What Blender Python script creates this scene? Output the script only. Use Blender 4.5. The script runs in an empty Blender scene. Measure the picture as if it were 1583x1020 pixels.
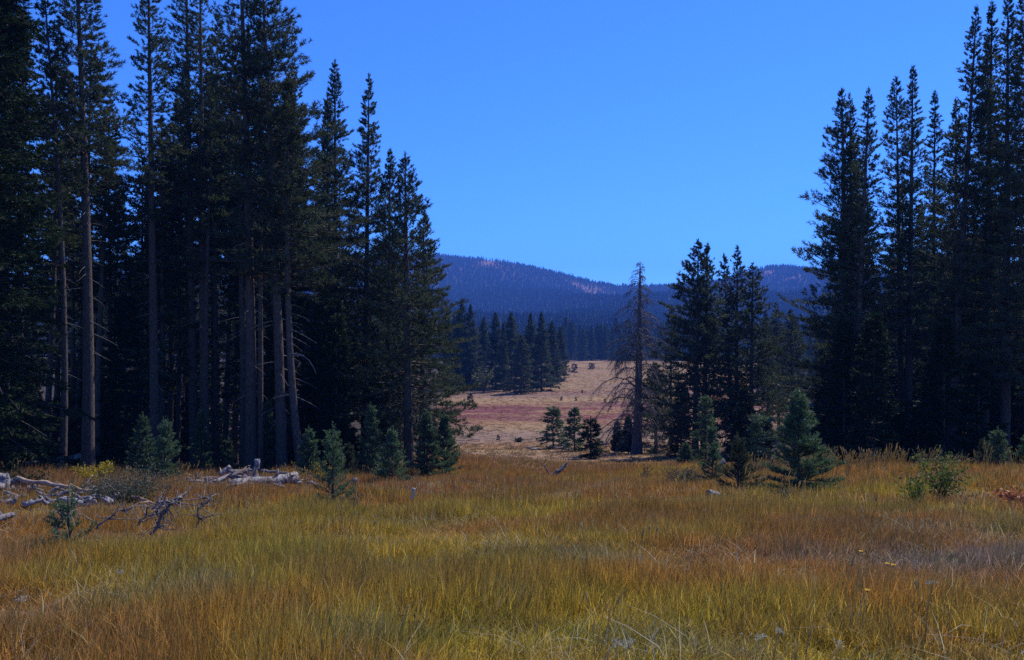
import bpy, math, random
import numpy as np
from mathutils import Vector, Matrix

S = bpy.context.scene
COL = S.collection
R_ = math.radians

# ------------------------------------------------------------------ camera, world, sun, exposure
EYE = 1.7
FPX, CX, HOR = 1242.0, 791.5, 520.0          # photo focal length, centre column and horizon row in pixels
cam_d = bpy.data.cameras.new('camera')
cam_d.sensor_width = 36.0
cam_d.lens = 36.0 * FPX / 1583.0
cam_d.clip_start, cam_d.clip_end = 0.05, 9000
cam = bpy.data.objects.new('camera', cam_d)
cam.location = (0, 0, EYE)
cam.rotation_euler = (R_(90) + math.atan((HOR - 510.0) / FPX), 0, 0)
COL.objects.link(cam)
S.camera = cam

SUN_AZ, SUN_EL = 42.0, 53.0                   # degrees right of the view direction, above the horizon
w = bpy.data.worlds.new('World')
S.world = w
w.use_nodes = True
wn = w.node_tree
wn.nodes.clear()
sky = wn.nodes.new('ShaderNodeTexSky')
sky.sky_type = 'NISHITA'
sky.sun_disc = False
sky.sun_elevation = R_(SUN_EL)
sky.sun_rotation = R_(SUN_AZ)
sky.altitude = 2200
sky.air_density = 1.0
sky.dust_density = 0.25
sky.ozone_density = 4.0
tint = wn.nodes.new('ShaderNodeMix')
tint.data_type = 'RGBA'
tint.blend_type = 'MULTIPLY'
tint.inputs[0].default_value = 1.0
tint.inputs[7].default_value = (0.38, 0.86, 1.75, 1)
bg = wn.nodes.new('ShaderNodeBackground')
bg.inputs['Strength'].default_value = 0.10
wo = wn.nodes.new('ShaderNodeOutputWorld')
wn.links.new(sky.outputs[0], tint.inputs[6])
wn.links.new(tint.outputs[2], bg.inputs[0])
wn.links.new(bg.outputs[0], wo.inputs[0])

sun_d = bpy.data.lights.new('sun', 'SUN')
sun_d.energy = 4.0
sun_d.angle = R_(0.5)
sun_d.color = (1.0, 0.95, 0.88)
sun = bpy.data.objects.new('sun', sun_d)
sdir = Vector((math.sin(R_(SUN_AZ)) * math.cos(R_(SUN_EL)), math.cos(R_(SUN_AZ)) * math.cos(R_(SUN_EL)), math.sin(R_(SUN_EL))))
sun.rotation_euler = sdir.to_track_quat('Z', 'Y').to_euler()
sun.location = (30, 20, 60)
COL.objects.link(sun)

S.view_settings.view_transform = 'Standard'
S.view_settings.look = 'None'
S.view_settings.exposure = 0.55
S.view_settings.gamma = 1.0
S.render.engine = 'CYCLES'
cy = S.cycles
cy.max_bounces = 5
cy.diffuse_bounces = 3
cy.glossy_bounces = 1
cy.transmission_bounces = 3
cy.volume_bounces = 0
cy.transparent_max_bounces = 4
cy.use_denoising = False
cy.denoising_input_passes = 'RGB_ALBEDO_NORMAL'
cy.denoising_prefilter = 'NONE'
cy.use_adaptive_sampling = True
cy.adaptive_threshold = 0.01

# ------------------------------------------------------------------ numeric helpers
RNG = np.random.default_rng(11)
random.seed(11)

def sstep(x, a, b):
    t = np.clip((np.asarray(x, float) - a) / (b - a), 0, 1)
    return t * t * (3 - 2 * t)

def _hash(i, j, s):
    h = (i * 374761393 + j * 668265263 + s * 982451653) & 0xFFFFFFFF
    h = ((h ^ (h >> 13)) * 1274126177) & 0xFFFFFFFF
    return ((h ^ (h >> 16)) & 0xFFFF) / 65535.0

def vnoise(x, y, s=0):
    x = np.asarray(x, float); y = np.asarray(y, float)
    i = np.floor(x).astype(np.int64); j = np.floor(y).astype(np.int64)
    fx = x - i; fy = y - j
    fx = fx * fx * (3 - 2 * fx); fy = fy * fy * (3 - 2 * fy)
    a = _hash(i, j, s); b = _hash(i + 1, j, s); c = _hash(i, j + 1, s); d = _hash(i + 1, j + 1, s)
    return (a * (1 - fx) + b * fx) * (1 - fy) + (c * (1 - fx) + d * fx) * fy

def fbm(x, y, s=0, o=4):
    v = 0; a = 0.5; t = 0
    for k in range(o):
        v = v + a * vnoise(np.asarray(x) * 2 ** k, np.asarray(y) * 2 ** k, s + k); t += a; a *= 0.5
    return v / t

# ------------------------------------------------------------------ terrain
_py = np.array([-60, -15, 0, 8, 14, 24, 35, 50, 65, 85, 110, 200, 480, 560, 4000.])
_pz = np.array([2.5, 1.0, 0, -.78, -1.45, -2.75, -4.4, -6.15, -7.75, -9.75, -10.6, -11.1, -12.4, -12.4, -12.4])
_ty = np.linspace(-60, 600, 2641)
_tz = np.convolve(np.pad(np.interp(_ty, _py, _pz), 20, mode='edge'), np.ones(41) / 41, 'valid')
RIDGE = 2500.0
_rp = np.array([-400, 0, 300, 480, 600, 680, 715, 750, 800, 850, 900, 950, 1000, 1050, 1110, 1150, 1185, 1215, 1260, 1400, 1600, 2000.])
_rq = np.array([435, 422, 408, 396, 391, 388, 391, 394, 402, 412, 425, 436, 435, 433, 428, 418, 407, 405, 410, 422, 432, 440.])

def gz(x, y):
    x = np.asarray(x, float); y = np.asarray(y, float)
    z = np.interp(y, _ty, _tz)
    z = z + 0.42 * sstep(x, 4, 15) * np.exp(-((y - 23) / 8.) ** 2)
    z = z + 0.18 * sstep(-x, 4, 12) * np.exp(-((y - 35) / 12.) ** 2)
    z = z + 0.28 * (vnoise(x / 9., y / 9., 3) - .5) * sstep(y, 6, 20) * (1 - sstep(y, 60, 120))
    z = z + 0.14 * (vnoise(x / 2.3, y / 2.3, 5) - .5) * (1 - sstep(y, 60, 120))
    z = z - 0.30 * np.exp(-((x - 2.5) / 6.) ** 2 - ((y - 33) / 8.) ** 2)
    z = z + 0.9 * (vnoise(x / 40., y / 40., 8) - .5) * sstep(y, 80, 140) * (1 - .6 * sstep(y, 400, 500))
    px = np.asarray(CX + FPX * x / RIDGE)
    zr = EYE + RIDGE * (HOR - np.interp(px, _rp, _rq)) / FPX - 14.0
    zr = zr + 10 * (fbm(x / 160., 0 * x, 77, 3) - .5)
    s = (y - 480) / (RIDGE - 480)
    sc = np.clip(s, 0, 1)
    g = sc ** 1.5 - 0.9 * np.clip(s - 1, 0, 1)
    sp = (fbm(x / 420., y / 700., 21, 3) - .5) * 130 * np.clip(sc * (1 - sc) * 4, 0, 1) * sstep(y, 500, 1000)
    return z + np.where(y > 480, (zr + 12.4) * g + sp, 0)

def gzf(x, y): return float(gz(x, y))

def at(px, d):                                 # ground point seen in a photo column at a given distance
    x = (px - CX) / FPX * d
    return x, d, gzf(x, d)

def depth(px, py, lo=2.5, hi=180):             # distance at which the ground is seen at a photo pixel
    ds = np.linspace(lo, hi, 4000)
    zz = gz((px - CX) / FPX * ds, ds)
    row = HOR + (EYE - .2 - zz) / ds * FPX
    k = np.argmax(row <= py)
    return float(ds[k]) if row.min() <= py else 34.0

# ------------------------------------------------------------------ mesh helpers
class Geo:
    def __init__(s): s.V = []; s.F = []; s.M = []; s.A = []; s.n = 0
    def add(s, v, f, m=0, a=None):
        v = np.asarray(v, np.float32).reshape(-1, 3); f = np.asarray(f, np.int32).reshape(-1, 3)
        s.V.append(v); s.F.append(f + s.n); s.M.append(np.full(len(f), m, np.int32))
        if a is None: a = np.full((len(v), 2), .5, np.float32)
        s.A.append(np.asarray(a, np.float32).reshape(-1, 2)); s.n += len(v)
    def mesh(s, name, mats, smooth=True):
        me = bpy.data.meshes.new(name)
        V = np.concatenate(s.V); F = np.concatenate(s.F); M = np.concatenate(s.M); A = np.concatenate(s.A)
        me.vertices.add(len(V)); me.vertices.foreach_set('co', V.ravel())
        me.loops.add(F.size); me.loops.foreach_set('vertex_index', F.ravel())
        me.polygons.add(len(F))
        me.polygons.foreach_set('loop_start', np.arange(0, F.size, 3, dtype=np.int32))
        me.polygons.foreach_set('loop_total', np.full(len(F), 3, np.int32))
        for m in mats: me.materials.append(m)
        me.polygons.foreach_set('material_index', M)
        me.polygons.foreach_set('use_smooth', np.full(len(F), smooth, bool))
        at_ = me.attributes.new('var', 'FLOAT_VECTOR', 'POINT')
        at_.data.foreach_set('vector', np.c_[A, np.zeros(len(A))].astype(np.float32).ravel())
        me.update(calc_edges=True)
        return me
    def obj(s, name, mats, parent=None, smooth=True):
        o = bpy.data.objects.new(name, s.mesh(name, mats, smooth))
        COL.objects.link(o); o.parent = parent
        return o

def nrm(a): return a / np.maximum(np.linalg.norm(a, axis=-1, keepdims=True), 1e-9)

def tube(g, pts, rad, sides=6, m=0, cap=True, jit=0, rng=RNG, a=.5):
    pts = np.asarray(pts, float); n = len(pts); rad = np.broadcast_to(rad, (n,))
    t = nrm(np.gradient(pts, axis=0))
    ref = np.array([0, 0, 1.]) if abs(t[:, 2].mean()) < .8 else np.array([1., 0, 0])
    u = nrm(np.cross(t, ref)); v = np.cross(t, u)
    th = np.linspace(0, 2 * np.pi, sides, endpoint=False)
    rr = rad[:, None] * (1 + jit * rng.normal(size=(n, sides)))
    P = pts[:, None] + rr[..., None] * (u[:, None] * np.cos(th)[None, :, None] + v[:, None] * np.sin(th)[None, :, None])
    V = P.reshape(-1, 3); F = []
    i = np.arange(n - 1)[:, None] * sides; j = np.arange(sides)[None]; j2 = (j + 1) % sides
    q = np.stack([i + j, i + j2, i + sides + j2, i + sides + j], -1).reshape(-1, 4)
    F = np.concatenate([q[:, [0, 1, 2]], q[:, [0, 2, 3]]])
    if cap:
        V = np.concatenate([V, pts[:1], pts[-1:]])
        j = np.arange(sides); j2 = (j + 1) % sides; b = n * sides; e = (n - 1) * sides
        F = np.concatenate([F, np.stack([j2, j, np.full(sides, b)], -1), np.stack([e + j, e + j2, np.full(sides, b + 1)], -1)])
    g.add(V, F, m, np.full((len(V), 2), a))

def tubes_batch(g, P, Rr, sides=3, m=0, a=.5):   # P (n, k, 3) many thin limbs at once
    n, k, _ = P.shape
    t = nrm(np.gradient(P, axis=1)); ref = np.array([.13, .21, .97])
    u = nrm(np.cross(t, ref)); v = np.cross(t, u)
    th = np.linspace(0, 2 * np.pi, sides, endpoint=False)
    Q = P[:, :, None] + Rr[:, :, None, None] * (u[:, :, None] * np.cos(th)[:, None] + v[:, :, None] * np.sin(th)[:, None])
    V = Q.reshape(-1, 3)
    b = (np.arange(n) * k * sides)[:, None, None]; i = (np.arange(k - 1) * sides)[None, :, None]; j = np.arange(sides)[None, None]; j2 = (j + 1) % sides
    q = np.stack([b + i + j, b + i + j2, b + i + sides + j2, b + i + sides + j], -1).reshape(-1, 4)
    g.add(V, np.concatenate([q[:, [0, 1, 2]], q[:, [0, 2, 3]]]), m, np.full((len(V), 2), a))

def needles(g, P, D, L, k, nl, nw, rng, m=1, spread=.9, flat=1.0, up=0.0, tone=None, nsc=None):
    """k thin blades along each shoot P..P+D*L; each blade a triangle"""
    n = len(P)
    if n == 0: return
    L = np.broadcast_to(L, (n,)); 
    off = rng.random((n, k)) * L[:, None]
    rp = rng.normal(size=(n, k, 3)); rp[..., 2] *= flat
    rp = nrm(rp)
    d = nrm(D[:, None] * .75 + rp * spread + np.array([0, 0, up]))
    b = P[:, None] + D[:, None] * off[..., None]
    ln = nl * (.7 + .6 * rng.random((n, k)))
    if nsc is not None: ln = ln * nsc[:, None]
    sd = nrm(np.cross(d, rng.normal(size=(n, k, 3)))) * (nw * (.7 + .6 * rng.random((n, k))))[..., None]
    tip = b + d * ln[..., None]
    V = np.stack([b - sd * .5, b + sd * .5, tip], 2).reshape(-1, 3)
    F = np.arange(len(V)).reshape(-1, 3)
    if tone is None: tone = rng.random(n)
    a = np.repeat(np.broadcast_to(tone[:, None], (n, k)).reshape(-1), 3)
    a2 = np.tile([0., 0., 1.], n * k)
    g.add(V, F, m, np.c_[a, a2])

# ------------------------------------------------------------------ materials
def nt(name):
    m = bpy.data.materials.new(name); m.use_nodes = True
    t = m.node_tree; t.nodes.clear()
    return m, t, t.nodes, t.links

def val(N, L, op, a, b):
    x = N.new('ShaderNodeMath'); x.operation = op
    for i, v in enumerate((a, b)):
        if isinstance(v, (int, float)): x.inputs[i].default_value = v
        else: L.new(v, x.inputs[i])
    return x.outputs[0]

def mixc(N, L, f, a, b, mode='MIX'):
    x = N.new('ShaderNodeMix'); x.data_type = 'RGBA'; x.blend_type = mode
    for s_, v in ((0, f), (6, a), (7, b)):
        if isinstance(v, (int, float)): x.inputs[s_].default_value = v
        elif isinstance(v, tuple): x.inputs[s_].default_value = (*v, 1)
        else: L.new(v, x.inputs[s_])
    return x.outputs[2]

def leaf_mat(name, dark, light, transl=.3, odd=None, rough=.6, spec=.25):
    m, t, N, L = nt(name)
    at_ = N.new('ShaderNodeAttribute'); at_.attribute_name = 'var'
    sx = N.new('ShaderNodeSeparateXYZ'); L.new(at_.outputs['Vector'], sx.inputs[0])
    oi = N.new('ShaderNodeObjectInfo')
    f = val(N, L, 'ADD', val(N, L, 'MULTIPLY', sx.outputs[0], .75), val(N, L, 'MULTIPLY', oi.outputs['Random'], .25))
    c = mixc(N, L, f, dark, light)
    if odd:
        hi = N.new('ShaderNodeMapRange'); L.new(sx.outputs[0], hi.inputs[0]); hi.inputs[1].default_value = .9; hi.inputs[2].default_value = .95
        c = mixc(N, L, hi.outputs[0], c, odd)
    p = N.new('ShaderNodeBsdfPrincipled'); p.inputs['Roughness'].default_value = rough
    p.inputs['Specular IOR Level'].default_value = spec
    L.new(c, p.inputs['Base Color'])
    tr = N.new('ShaderNodeBsdfTranslucent'); L.new(mixc(N, L, 1.0, c, (1.25, 1.35, .7), 'MULTIPLY'), tr.inputs[0])
    ms = N.new('ShaderNodeMixShader'); ms.inputs[0].default_value = transl
    L.new(p.outputs[0], ms.inputs[1]); L.new(tr.outputs[0], ms.inputs[2])
    o = N.new('ShaderNodeOutputMaterial'); L.new(ms.outputs[0], o.inputs[0])
    return m

def wood_mat(name, c1, c2, scale=(6, 6, 1.2), bump=.4, rough=.85, patches=None):
    m, t, N, L = nt(name)
    tc = N.new('ShaderNodeTexCoord'); mp = N.new('ShaderNodeMapping'); mp.inputs['Scale'].default_value = scale
    L.new(tc.outputs['Object'], mp.inputs[0])
    n1 = N.new('ShaderNodeTexNoise'); n1.inputs['Scale'].default_value = 3; n1.inputs['Detail'].default_value = 6; L.new(mp.outputs[0], n1.inputs[0])
    r = N.new('ShaderNodeMapRange'); r.inputs[1].default_value = .34; r.inputs[2].default_value = .66; L.new(n1.outputs[0], r.inputs[0])
    c = mixc(N, L, r.outputs[0], c1, c2)
    if patches:
        n2 = N.new('ShaderNodeTexNoise'); n2.inputs['Scale'].default_value = 1.1; n2.inputs['Detail'].default_value = 3; L.new(tc.outputs['Object'], n2.inputs[0])
        r2 = N.new('ShaderNodeMapRange'); r2.inputs[1].default_value = .52; r2.inputs[2].default_value = .62; L.new(n2.outputs[0], r2.inputs[0])
        c = mixc(N, L, r2.outputs[0], c, patches)
    p = N.new('ShaderNodeBsdfPrincipled'); p.inputs['Roughness'].default_value = rough; p.inputs['Specular IOR Level'].default_value = .2
    L.new(c, p.inputs['Base Color'])
    b = N.new('ShaderNodeBump'); b.inputs['Strength'].default_value = bump; b.inputs['Distance'].default_value = .03
    L.new(n1.outputs[0], b.inputs['Height']); L.new(b.outputs[0], p.inputs['Normal'])
    o = N.new('ShaderNodeOutputMaterial'); L.new(p.outputs[0], o.inputs[0])
    return m

M_PINE = leaf_mat('pine_needles', (.017, .026, .018), (.085, .102, .062), .3, spec=.15)
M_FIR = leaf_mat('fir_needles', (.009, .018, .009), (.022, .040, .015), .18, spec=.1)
M_SAP = leaf_mat('young_pine_needles', (.042, .078, .042), (.115, .180, .100), .3, spec=.3)
M_FAR = leaf_mat('far_needles', (.012, .019, .012), (.028, .034, .017), .1, spec=.05)
M_BARK = wood_mat('bark', (.036, .027, .023), (.125, .095, .080), (9, 9, 2.2), .7)
M_DEAD = wood_mat('dead_wood', (.075, .062, .058), (.22, .195, .185), (8, 8, 1.5), .4)
M_SNAG = wood_mat('snag_wood', (.05, .043, .043), (.20, .18, .175), (8, 8, 1.5), .4)
M_LOG = wood_mat('bleached_wood', (.07, .06, .057), (.33, .30, .295), (5, 5, 5), .8, patches=(.10, .075, .062))
M_TAN = wood_mat('peeled_wood', (.24, .155, .10), (.42, .30, .22), (2, 2, 2), .4)
M_DARKLOG = wood_mat('old_log_wood', (.05, .043, .042), (.20, .18, .18), (3, 3, 3), .6)
M_SHRUB = leaf_mat('shrub_leaves', (.045, .075, .022), (.13, .155, .03), .35, spec=.2)
M_YEL = leaf_mat('yellow_leaves', (.20, .15, .015), (.42, .30, .03), .35)
M_SAGE = leaf_mat('sage_leaves', (.05, .06, .042), (.095, .105, .08), .2, spec=.1)
M_OLIVE = leaf_mat('olive_leaves', (.075, .08, .025), (.18, .16, .05), .3)
M_REDB = leaf_mat('red_brown_needles', (.22, .075, .035), (.50, .20, .11), .2)
M_PETAL = leaf_mat('yellow_petals', (.65, .40, .02), (.80, .50, .03), .3)
M_FLUFF = leaf_mat('pale_seed_fluff', (.30, .27, .25), (.50, .47, .45), .3)
M_STRAW = leaf_mat('straw_stems', (.28, .19, .09), (.52, .39, .22), .6)

# ------------------------------------------------------------------ thing helpers
def tag(o, label=None, cat=None, group=None, kind=None):
    if label: o['label'] = label
    if cat: o['category'] = cat
    if group: o['group'] = group
    if kind: o['kind'] = kind
    return o

def thing(name, label, cat, loc, group=None, rz=0):
    o = bpy.data.objects.new(name, None); COL.objects.link(o)
    o.empty_display_size = .3
    o.location = loc; o.rotation_euler = (0, 0, rz)
    return tag(o, label, cat, group)

def dup(root, loc, rz, sc=(1, 1, 1), label=None, group=None, tilt=(0, 0)):
    r = root.copy(); COL.objects.link(r)
    r.location = loc; r.rotation_euler = (tilt[0], tilt[1], rz); r.scale = sc
    if label: r['label'] = label
    if group: r['group'] = group
    for ch in list(root.children):
        c = ch.copy(); COL.objects.link(c); c.parent = r
    return r

# ------------------------------------------------------------------ trees
def curve_fn(lean, bend):
    def f(z, H):
        u = np.clip(np.asarray(z) / H, 0, 1)
        return np.stack([lean[0] * u + bend[0] * np.sin(np.pi * u ** .8), lean[1] * u + bend[1] * np.sin(np.pi * u ** .8), np.asarray(z, float) + 0 * u], -1)
    return f

def trunk_mesh(H, d0, fn, seed, sides=10, sink=.35, mat=None, tip=.02):
    rng = np.random.default_rng(seed); g = Geo()
    z = np.concatenate([[-sink, 0, .15, .4, .9], np.linspace(.09 * H + .6, H, 12)])
    u = np.clip(z / H, 0, 1)
    r = d0 / 2 * (1 - u) ** .8 + tip * .5
    r = r * (1 + .38 * np.exp(-np.maximum(z, 0) / .35))
    P = fn(z, H); P[:, 2] = z
    tube(g, P, r, sides, 0, True, .025, rng)
    return g

def limbs(H, R, start, fn, seed, spacing, per, style, bias=None, e_top=35, e_bot=-12, keep=.88, power=.8, shape_full=.5):
    """roots and bent centre lines of all branches: arrays (n, 4, 3), lengths, relative height"""
    rng = np.random.default_rng(seed)
    z0 = start * H; zs = []
    z = z0
    while z < H - .12:
        zs += [z + rng.normal() * spacing * .25 for _ in range(per)]
        z += spacing * (.8 + .4 * rng.random()) * (.55 + .45 * (1 - (z - z0) / (H - z0)))
    zs = np.clip(np.array(zs), z0, H - .08); n = len(zs)
    ph = rng.random(n) * 2 * np.pi
    u = (zs - z0) / (H - z0)
    Ln = R * np.minimum(1, shape_full + u / .14) * (1 - u) ** power * (.6 + .5 * rng.random(n)) + .10
    lump = fbm(zs * .9 + 9 * np.cos(ph) + seed, 3 * np.sin(ph) + seed * .37, seed & 63, 2)
    Ln = Ln * (.68 + .64 * lump)
    if bias is not None: Ln = Ln * (1 + bias[1] * np.cos(ph - bias[0]))
    k = rng.random(n) < keep
    zs, ph, u, Ln = zs[k], ph[k], u[k], Ln[k]; n = len(zs)
    e = np.radians(e_bot + (e_top - e_bot) * u ** .8 + rng.normal(size=n) * 8)
    base = fn(zs, H)
    h = np.stack([np.cos(ph), np.sin(ph), 0 * ph], -1)
    t = np.linspace(0, 1, 5)
    sag = (style['sag'] * (1 - u) + style.get('lift', .18) * (1 - .3 * u))
    zz = Ln[:, None] * (np.sin(e)[:, None] * t + sag[:, None] * (t ** 2) - style.get('arch', 0) * t * (1 - t) * -1)
    rr = Ln[:, None] * np.cos(e)[:, None] * t
    P = base[:, None] + h[:, None] * rr[..., None]
    P[..., 2] += zz
    # sideways crook
    side = np.stack([-np.sin(ph), np.cos(ph), 0 * ph], -1)
    P += side[:, None] * (rng.normal(size=(n, 1)) * .12 * Ln[:, None] * t ** 2)[..., None]
    return P, Ln, u, h, side, rng

PINE = dict(sag=-.10, lift=.22)
FIR = dict(sag=-.18, lift=.04)

def shoots(P, Ln, h, side, rng, dens, t0, lat, upness, minc=2, maxc=40):
    n = len(P)
    cnt = np.clip((Ln * dens).astype(int) + minc, minc, maxc)
    idx = np.repeat(np.arange(n), cnt)
    t = t0 + (1 - t0) * rng.random(len(idx)) ** .75
    ft = t * 4; i0 = np.clip(ft.astype(int), 0, 3); fr = (ft - i0)[:, None]
    C = P[idx, i0] * (1 - fr) + P[idx, i0 + 1] * fr
    T = nrm(P[idx, i0 + 1] - P[idx, i0])
    lo = rng.uniform(-1, 1, len(idx)) * lat * Ln[idx] * np.minimum(1, (1.25 - t)) * np.clip(t * 1.6, 0, 1)
    C = C + side[idx] * lo[:, None]
    D = nrm(T * .8 + side[idx] * np.sign(lo)[:, None] * .55 + rng.normal(size=C.shape) * .22 + np.array([0, 0, upness]))
    return C, D, idx, t

def pine(H, R, start, d0, seed, lean=(0, 0), bend=(0, 0), bias=None, spacing=.30, per=5, dens=6, k=18, nl=.17, nw=.034, sl=.24,
         mat=None, e_top=32, e_bot=-14, keep=.85, power=.75, dead=0, upness=.45, minc=3, t0=.16, lat=.58, sides=10, sf=.45, tipn=3, split=True):
    fn = curve_fn(lean, bend)
    gt = trunk_mesh(H, d0, fn, seed, sides)
    P, Ln, u, h, side, rng = limbs(H, R * 1.16, start, fn, seed + 1, spacing, per, PINE, bias, e_top, e_bot, keep, power + .2, sf)
    g = Geo()
    r0 = np.clip(.012 * Ln + .006, .008, .05)
    tubes_batch(g, P, r0[:, None] * np.array([1, .8, .6, .42, .22]), 3, 0)
    C, D, idx, t = shoots(P, Ln, h, side, rng, dens, t0, lat, upness, minc)
    lump = fbm(C[:, 2] * 1.3, C[:, 0] * 1.3 + C[:, 1], seed & 31, 2)
    tone = np.clip(lump * .9 + rng.normal(size=len(C)) * .16, 0, 1)
    sc_ = np.clip(.38 + .42 * Ln[idx], .3, 1.1) if H > 8 else np.ones(len(idx))
    needles(g, C, D, sl * sc_, k, nl, nw, rng, 1, 1.05, 1.0, .2, tone, sc_)
    tp = fn(np.full(tipn, H - .12), H) + rng.normal(size=(tipn, 3)) * .03
    needles(g, tp, np.tile([0, 0, 1.], (tipn, 1)), .3, k, nl, nw, rng, 1, .7)
    gd = None
    if dead:
        gd = Geo()
        P2, L2, *_ = limbs(H, R * .55, .10, fn, seed + 5, spacing * 2.2, 2, dict(sag=-.25, lift=0), None, -5, -15, .8, .3, .5)
        kk = P2[:, 0, 2] < start * H * 1.05
        P2, L2 = P2[kk], L2[kk]
        if len(P2):
            rr = (.006 + .006 * L2)[:, None] * np.array([1.4, 1.1, .8, .6, .3])
            if split:
                gd = []
                for i in range(len(P2)):
                    q = Geo(); tubes_batch(q, P2[i:i + 1], rr[i:i + 1], 4, 0); gd.append(q)
            else: tubes_batch(gd, P2, rr, 3, 0)
        else: gd = None
    return gt, g, gd

def fir(H, R, start, d0, seed, lean=(0, 0), bias=None, spacing=.26, per=6, dens=11.0, k=14, nl=.15, nw=.042, sl=.22, e_top=30, e_bot=-16,
        keep=.95, power=.85, minc=2, t0=.2, lat=.42, sides=8, sf=.8):
    fn = curve_fn(lean, (0, 0))
    gt = trunk_mesh(H, d0, fn, seed, sides)
    P, Ln, u, h, side, rng = limbs(H, R, start, fn, seed + 1, spacing, per, FIR, bias, e_top, e_bot, keep, power, sf)
    g = Geo()
    r0 = np.clip(.010 * Ln + .004, .005, .04)
    tubes_batch(g, P, r0[:, None] * np.array([1, .8, .6, .42, .22]), 3, 0)
    C, D, idx, t = shoots(P, Ln, h, side, rng, dens, t0, lat, -.08, minc)
    lump = fbm(C[:, 2] * 1.6, C[:, 0] * 1.6 + C[:, 1], seed & 31, 2)
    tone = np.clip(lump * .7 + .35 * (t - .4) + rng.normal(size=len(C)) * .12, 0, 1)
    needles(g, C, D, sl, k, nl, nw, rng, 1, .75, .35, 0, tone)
    tp = fn(np.full(3, H - .2), H)
    needles(g, tp, np.tile([0, 0, 1.], (3, 1)), .25, k, nl * .6, nw, rng, 1, .5)
    return gt, g, None

def plant_tree(name, label, cat, loc, geos, mats, group=None, rz=0):
    t = thing(name, label, cat, loc, group, rz)
    gt, gc, gd = geos
    gt.obj('trunk', [mats[0]], t)
    gc.obj('crown', [mats[0], mats[1]], t)
    if isinstance(gd, list):
        for q in gd: q.obj('dead_limb', [M_DEAD], t)
    elif gd: tag(gd.obj('dead_limbs', [M_DEAD], t), kind='stuff')
    return t

def top_h(px, d, tpy):
    x, y, z = at(px, d)
    return EYE + d * (HOR - tpy) / FPX - z

def front_pine(label, px, d, tpx, tpy, R, start, d0, seed, group='tall pines at the meadow edge', **kw):
    H = top_h(px, d, tpy)
    lean = ((tpx - px) / FPX * d, 0)
    return plant_tree('pine_tree', label, 'pine tree', at(px, d), pine(H, R, start, d0, seed, lean=lean, **kw), (M_BARK, M_PINE), group)

def front_fir(label, px, d, tpy, R, start, d0, seed, group='young firs', name='fir_tree', cat='fir tree', mat=None, **kw):
    H = top_h(px, d, tpy)
    return plant_tree(name, label, cat, at(px, d), fir(H, R, start, d0, seed, **kw), (M_BARK, mat or M_FIR), group)

def sapling(label, px, py, tpy, R, seed, d=None, mat=None, group='pine saplings', **kw):
    d = d or depth(px, py)
    H = top_h(px, d, tpy)
    a = dict(spacing=.15 * max(1, H / 2.2), per=7, dens=18, k=19, nl=.060 * max(.8, min(2, d / 26)), nw=.020 * max(.7, min(2.2, d / 26)), sl=.13, e_top=50, e_bot=0, keep=.97, power=.95, minc=4, sides=6, t0=.06, lat=.16, upness=.5, sf=.9)
    a.update(kw)
    return plant_tree('pine_sapling', label, 'sapling', at(px, d), pine(H, R * .78, .06, max(.035, .022 * H), seed, **a), (M_BARK, mat or M_SAP), group)

#@@STRUCTURE
# ------------------------------------------------------------------ ground sheet and mountain
LEFTEDGE = lambda y: np.interp(y, [0, 24, 30, 40, 60, 100, 160, 200, 460], [-60, -11.5, -9, -5.2, -6, -9, -14, -15, 30])
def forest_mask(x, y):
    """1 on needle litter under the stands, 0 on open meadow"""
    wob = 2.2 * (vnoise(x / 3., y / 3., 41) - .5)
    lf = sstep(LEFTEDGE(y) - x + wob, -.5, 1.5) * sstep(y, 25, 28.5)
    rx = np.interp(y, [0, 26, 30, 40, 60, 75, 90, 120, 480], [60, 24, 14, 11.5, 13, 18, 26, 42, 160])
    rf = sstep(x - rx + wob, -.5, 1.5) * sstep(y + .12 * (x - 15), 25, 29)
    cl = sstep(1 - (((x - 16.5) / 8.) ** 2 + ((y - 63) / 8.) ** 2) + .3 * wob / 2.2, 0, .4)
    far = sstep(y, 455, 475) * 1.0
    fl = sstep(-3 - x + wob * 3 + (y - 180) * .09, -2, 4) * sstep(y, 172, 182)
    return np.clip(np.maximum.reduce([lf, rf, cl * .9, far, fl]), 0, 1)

def lerp(a, b, f): return a + (b - a) * np.asarray(f)[..., None]

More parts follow.
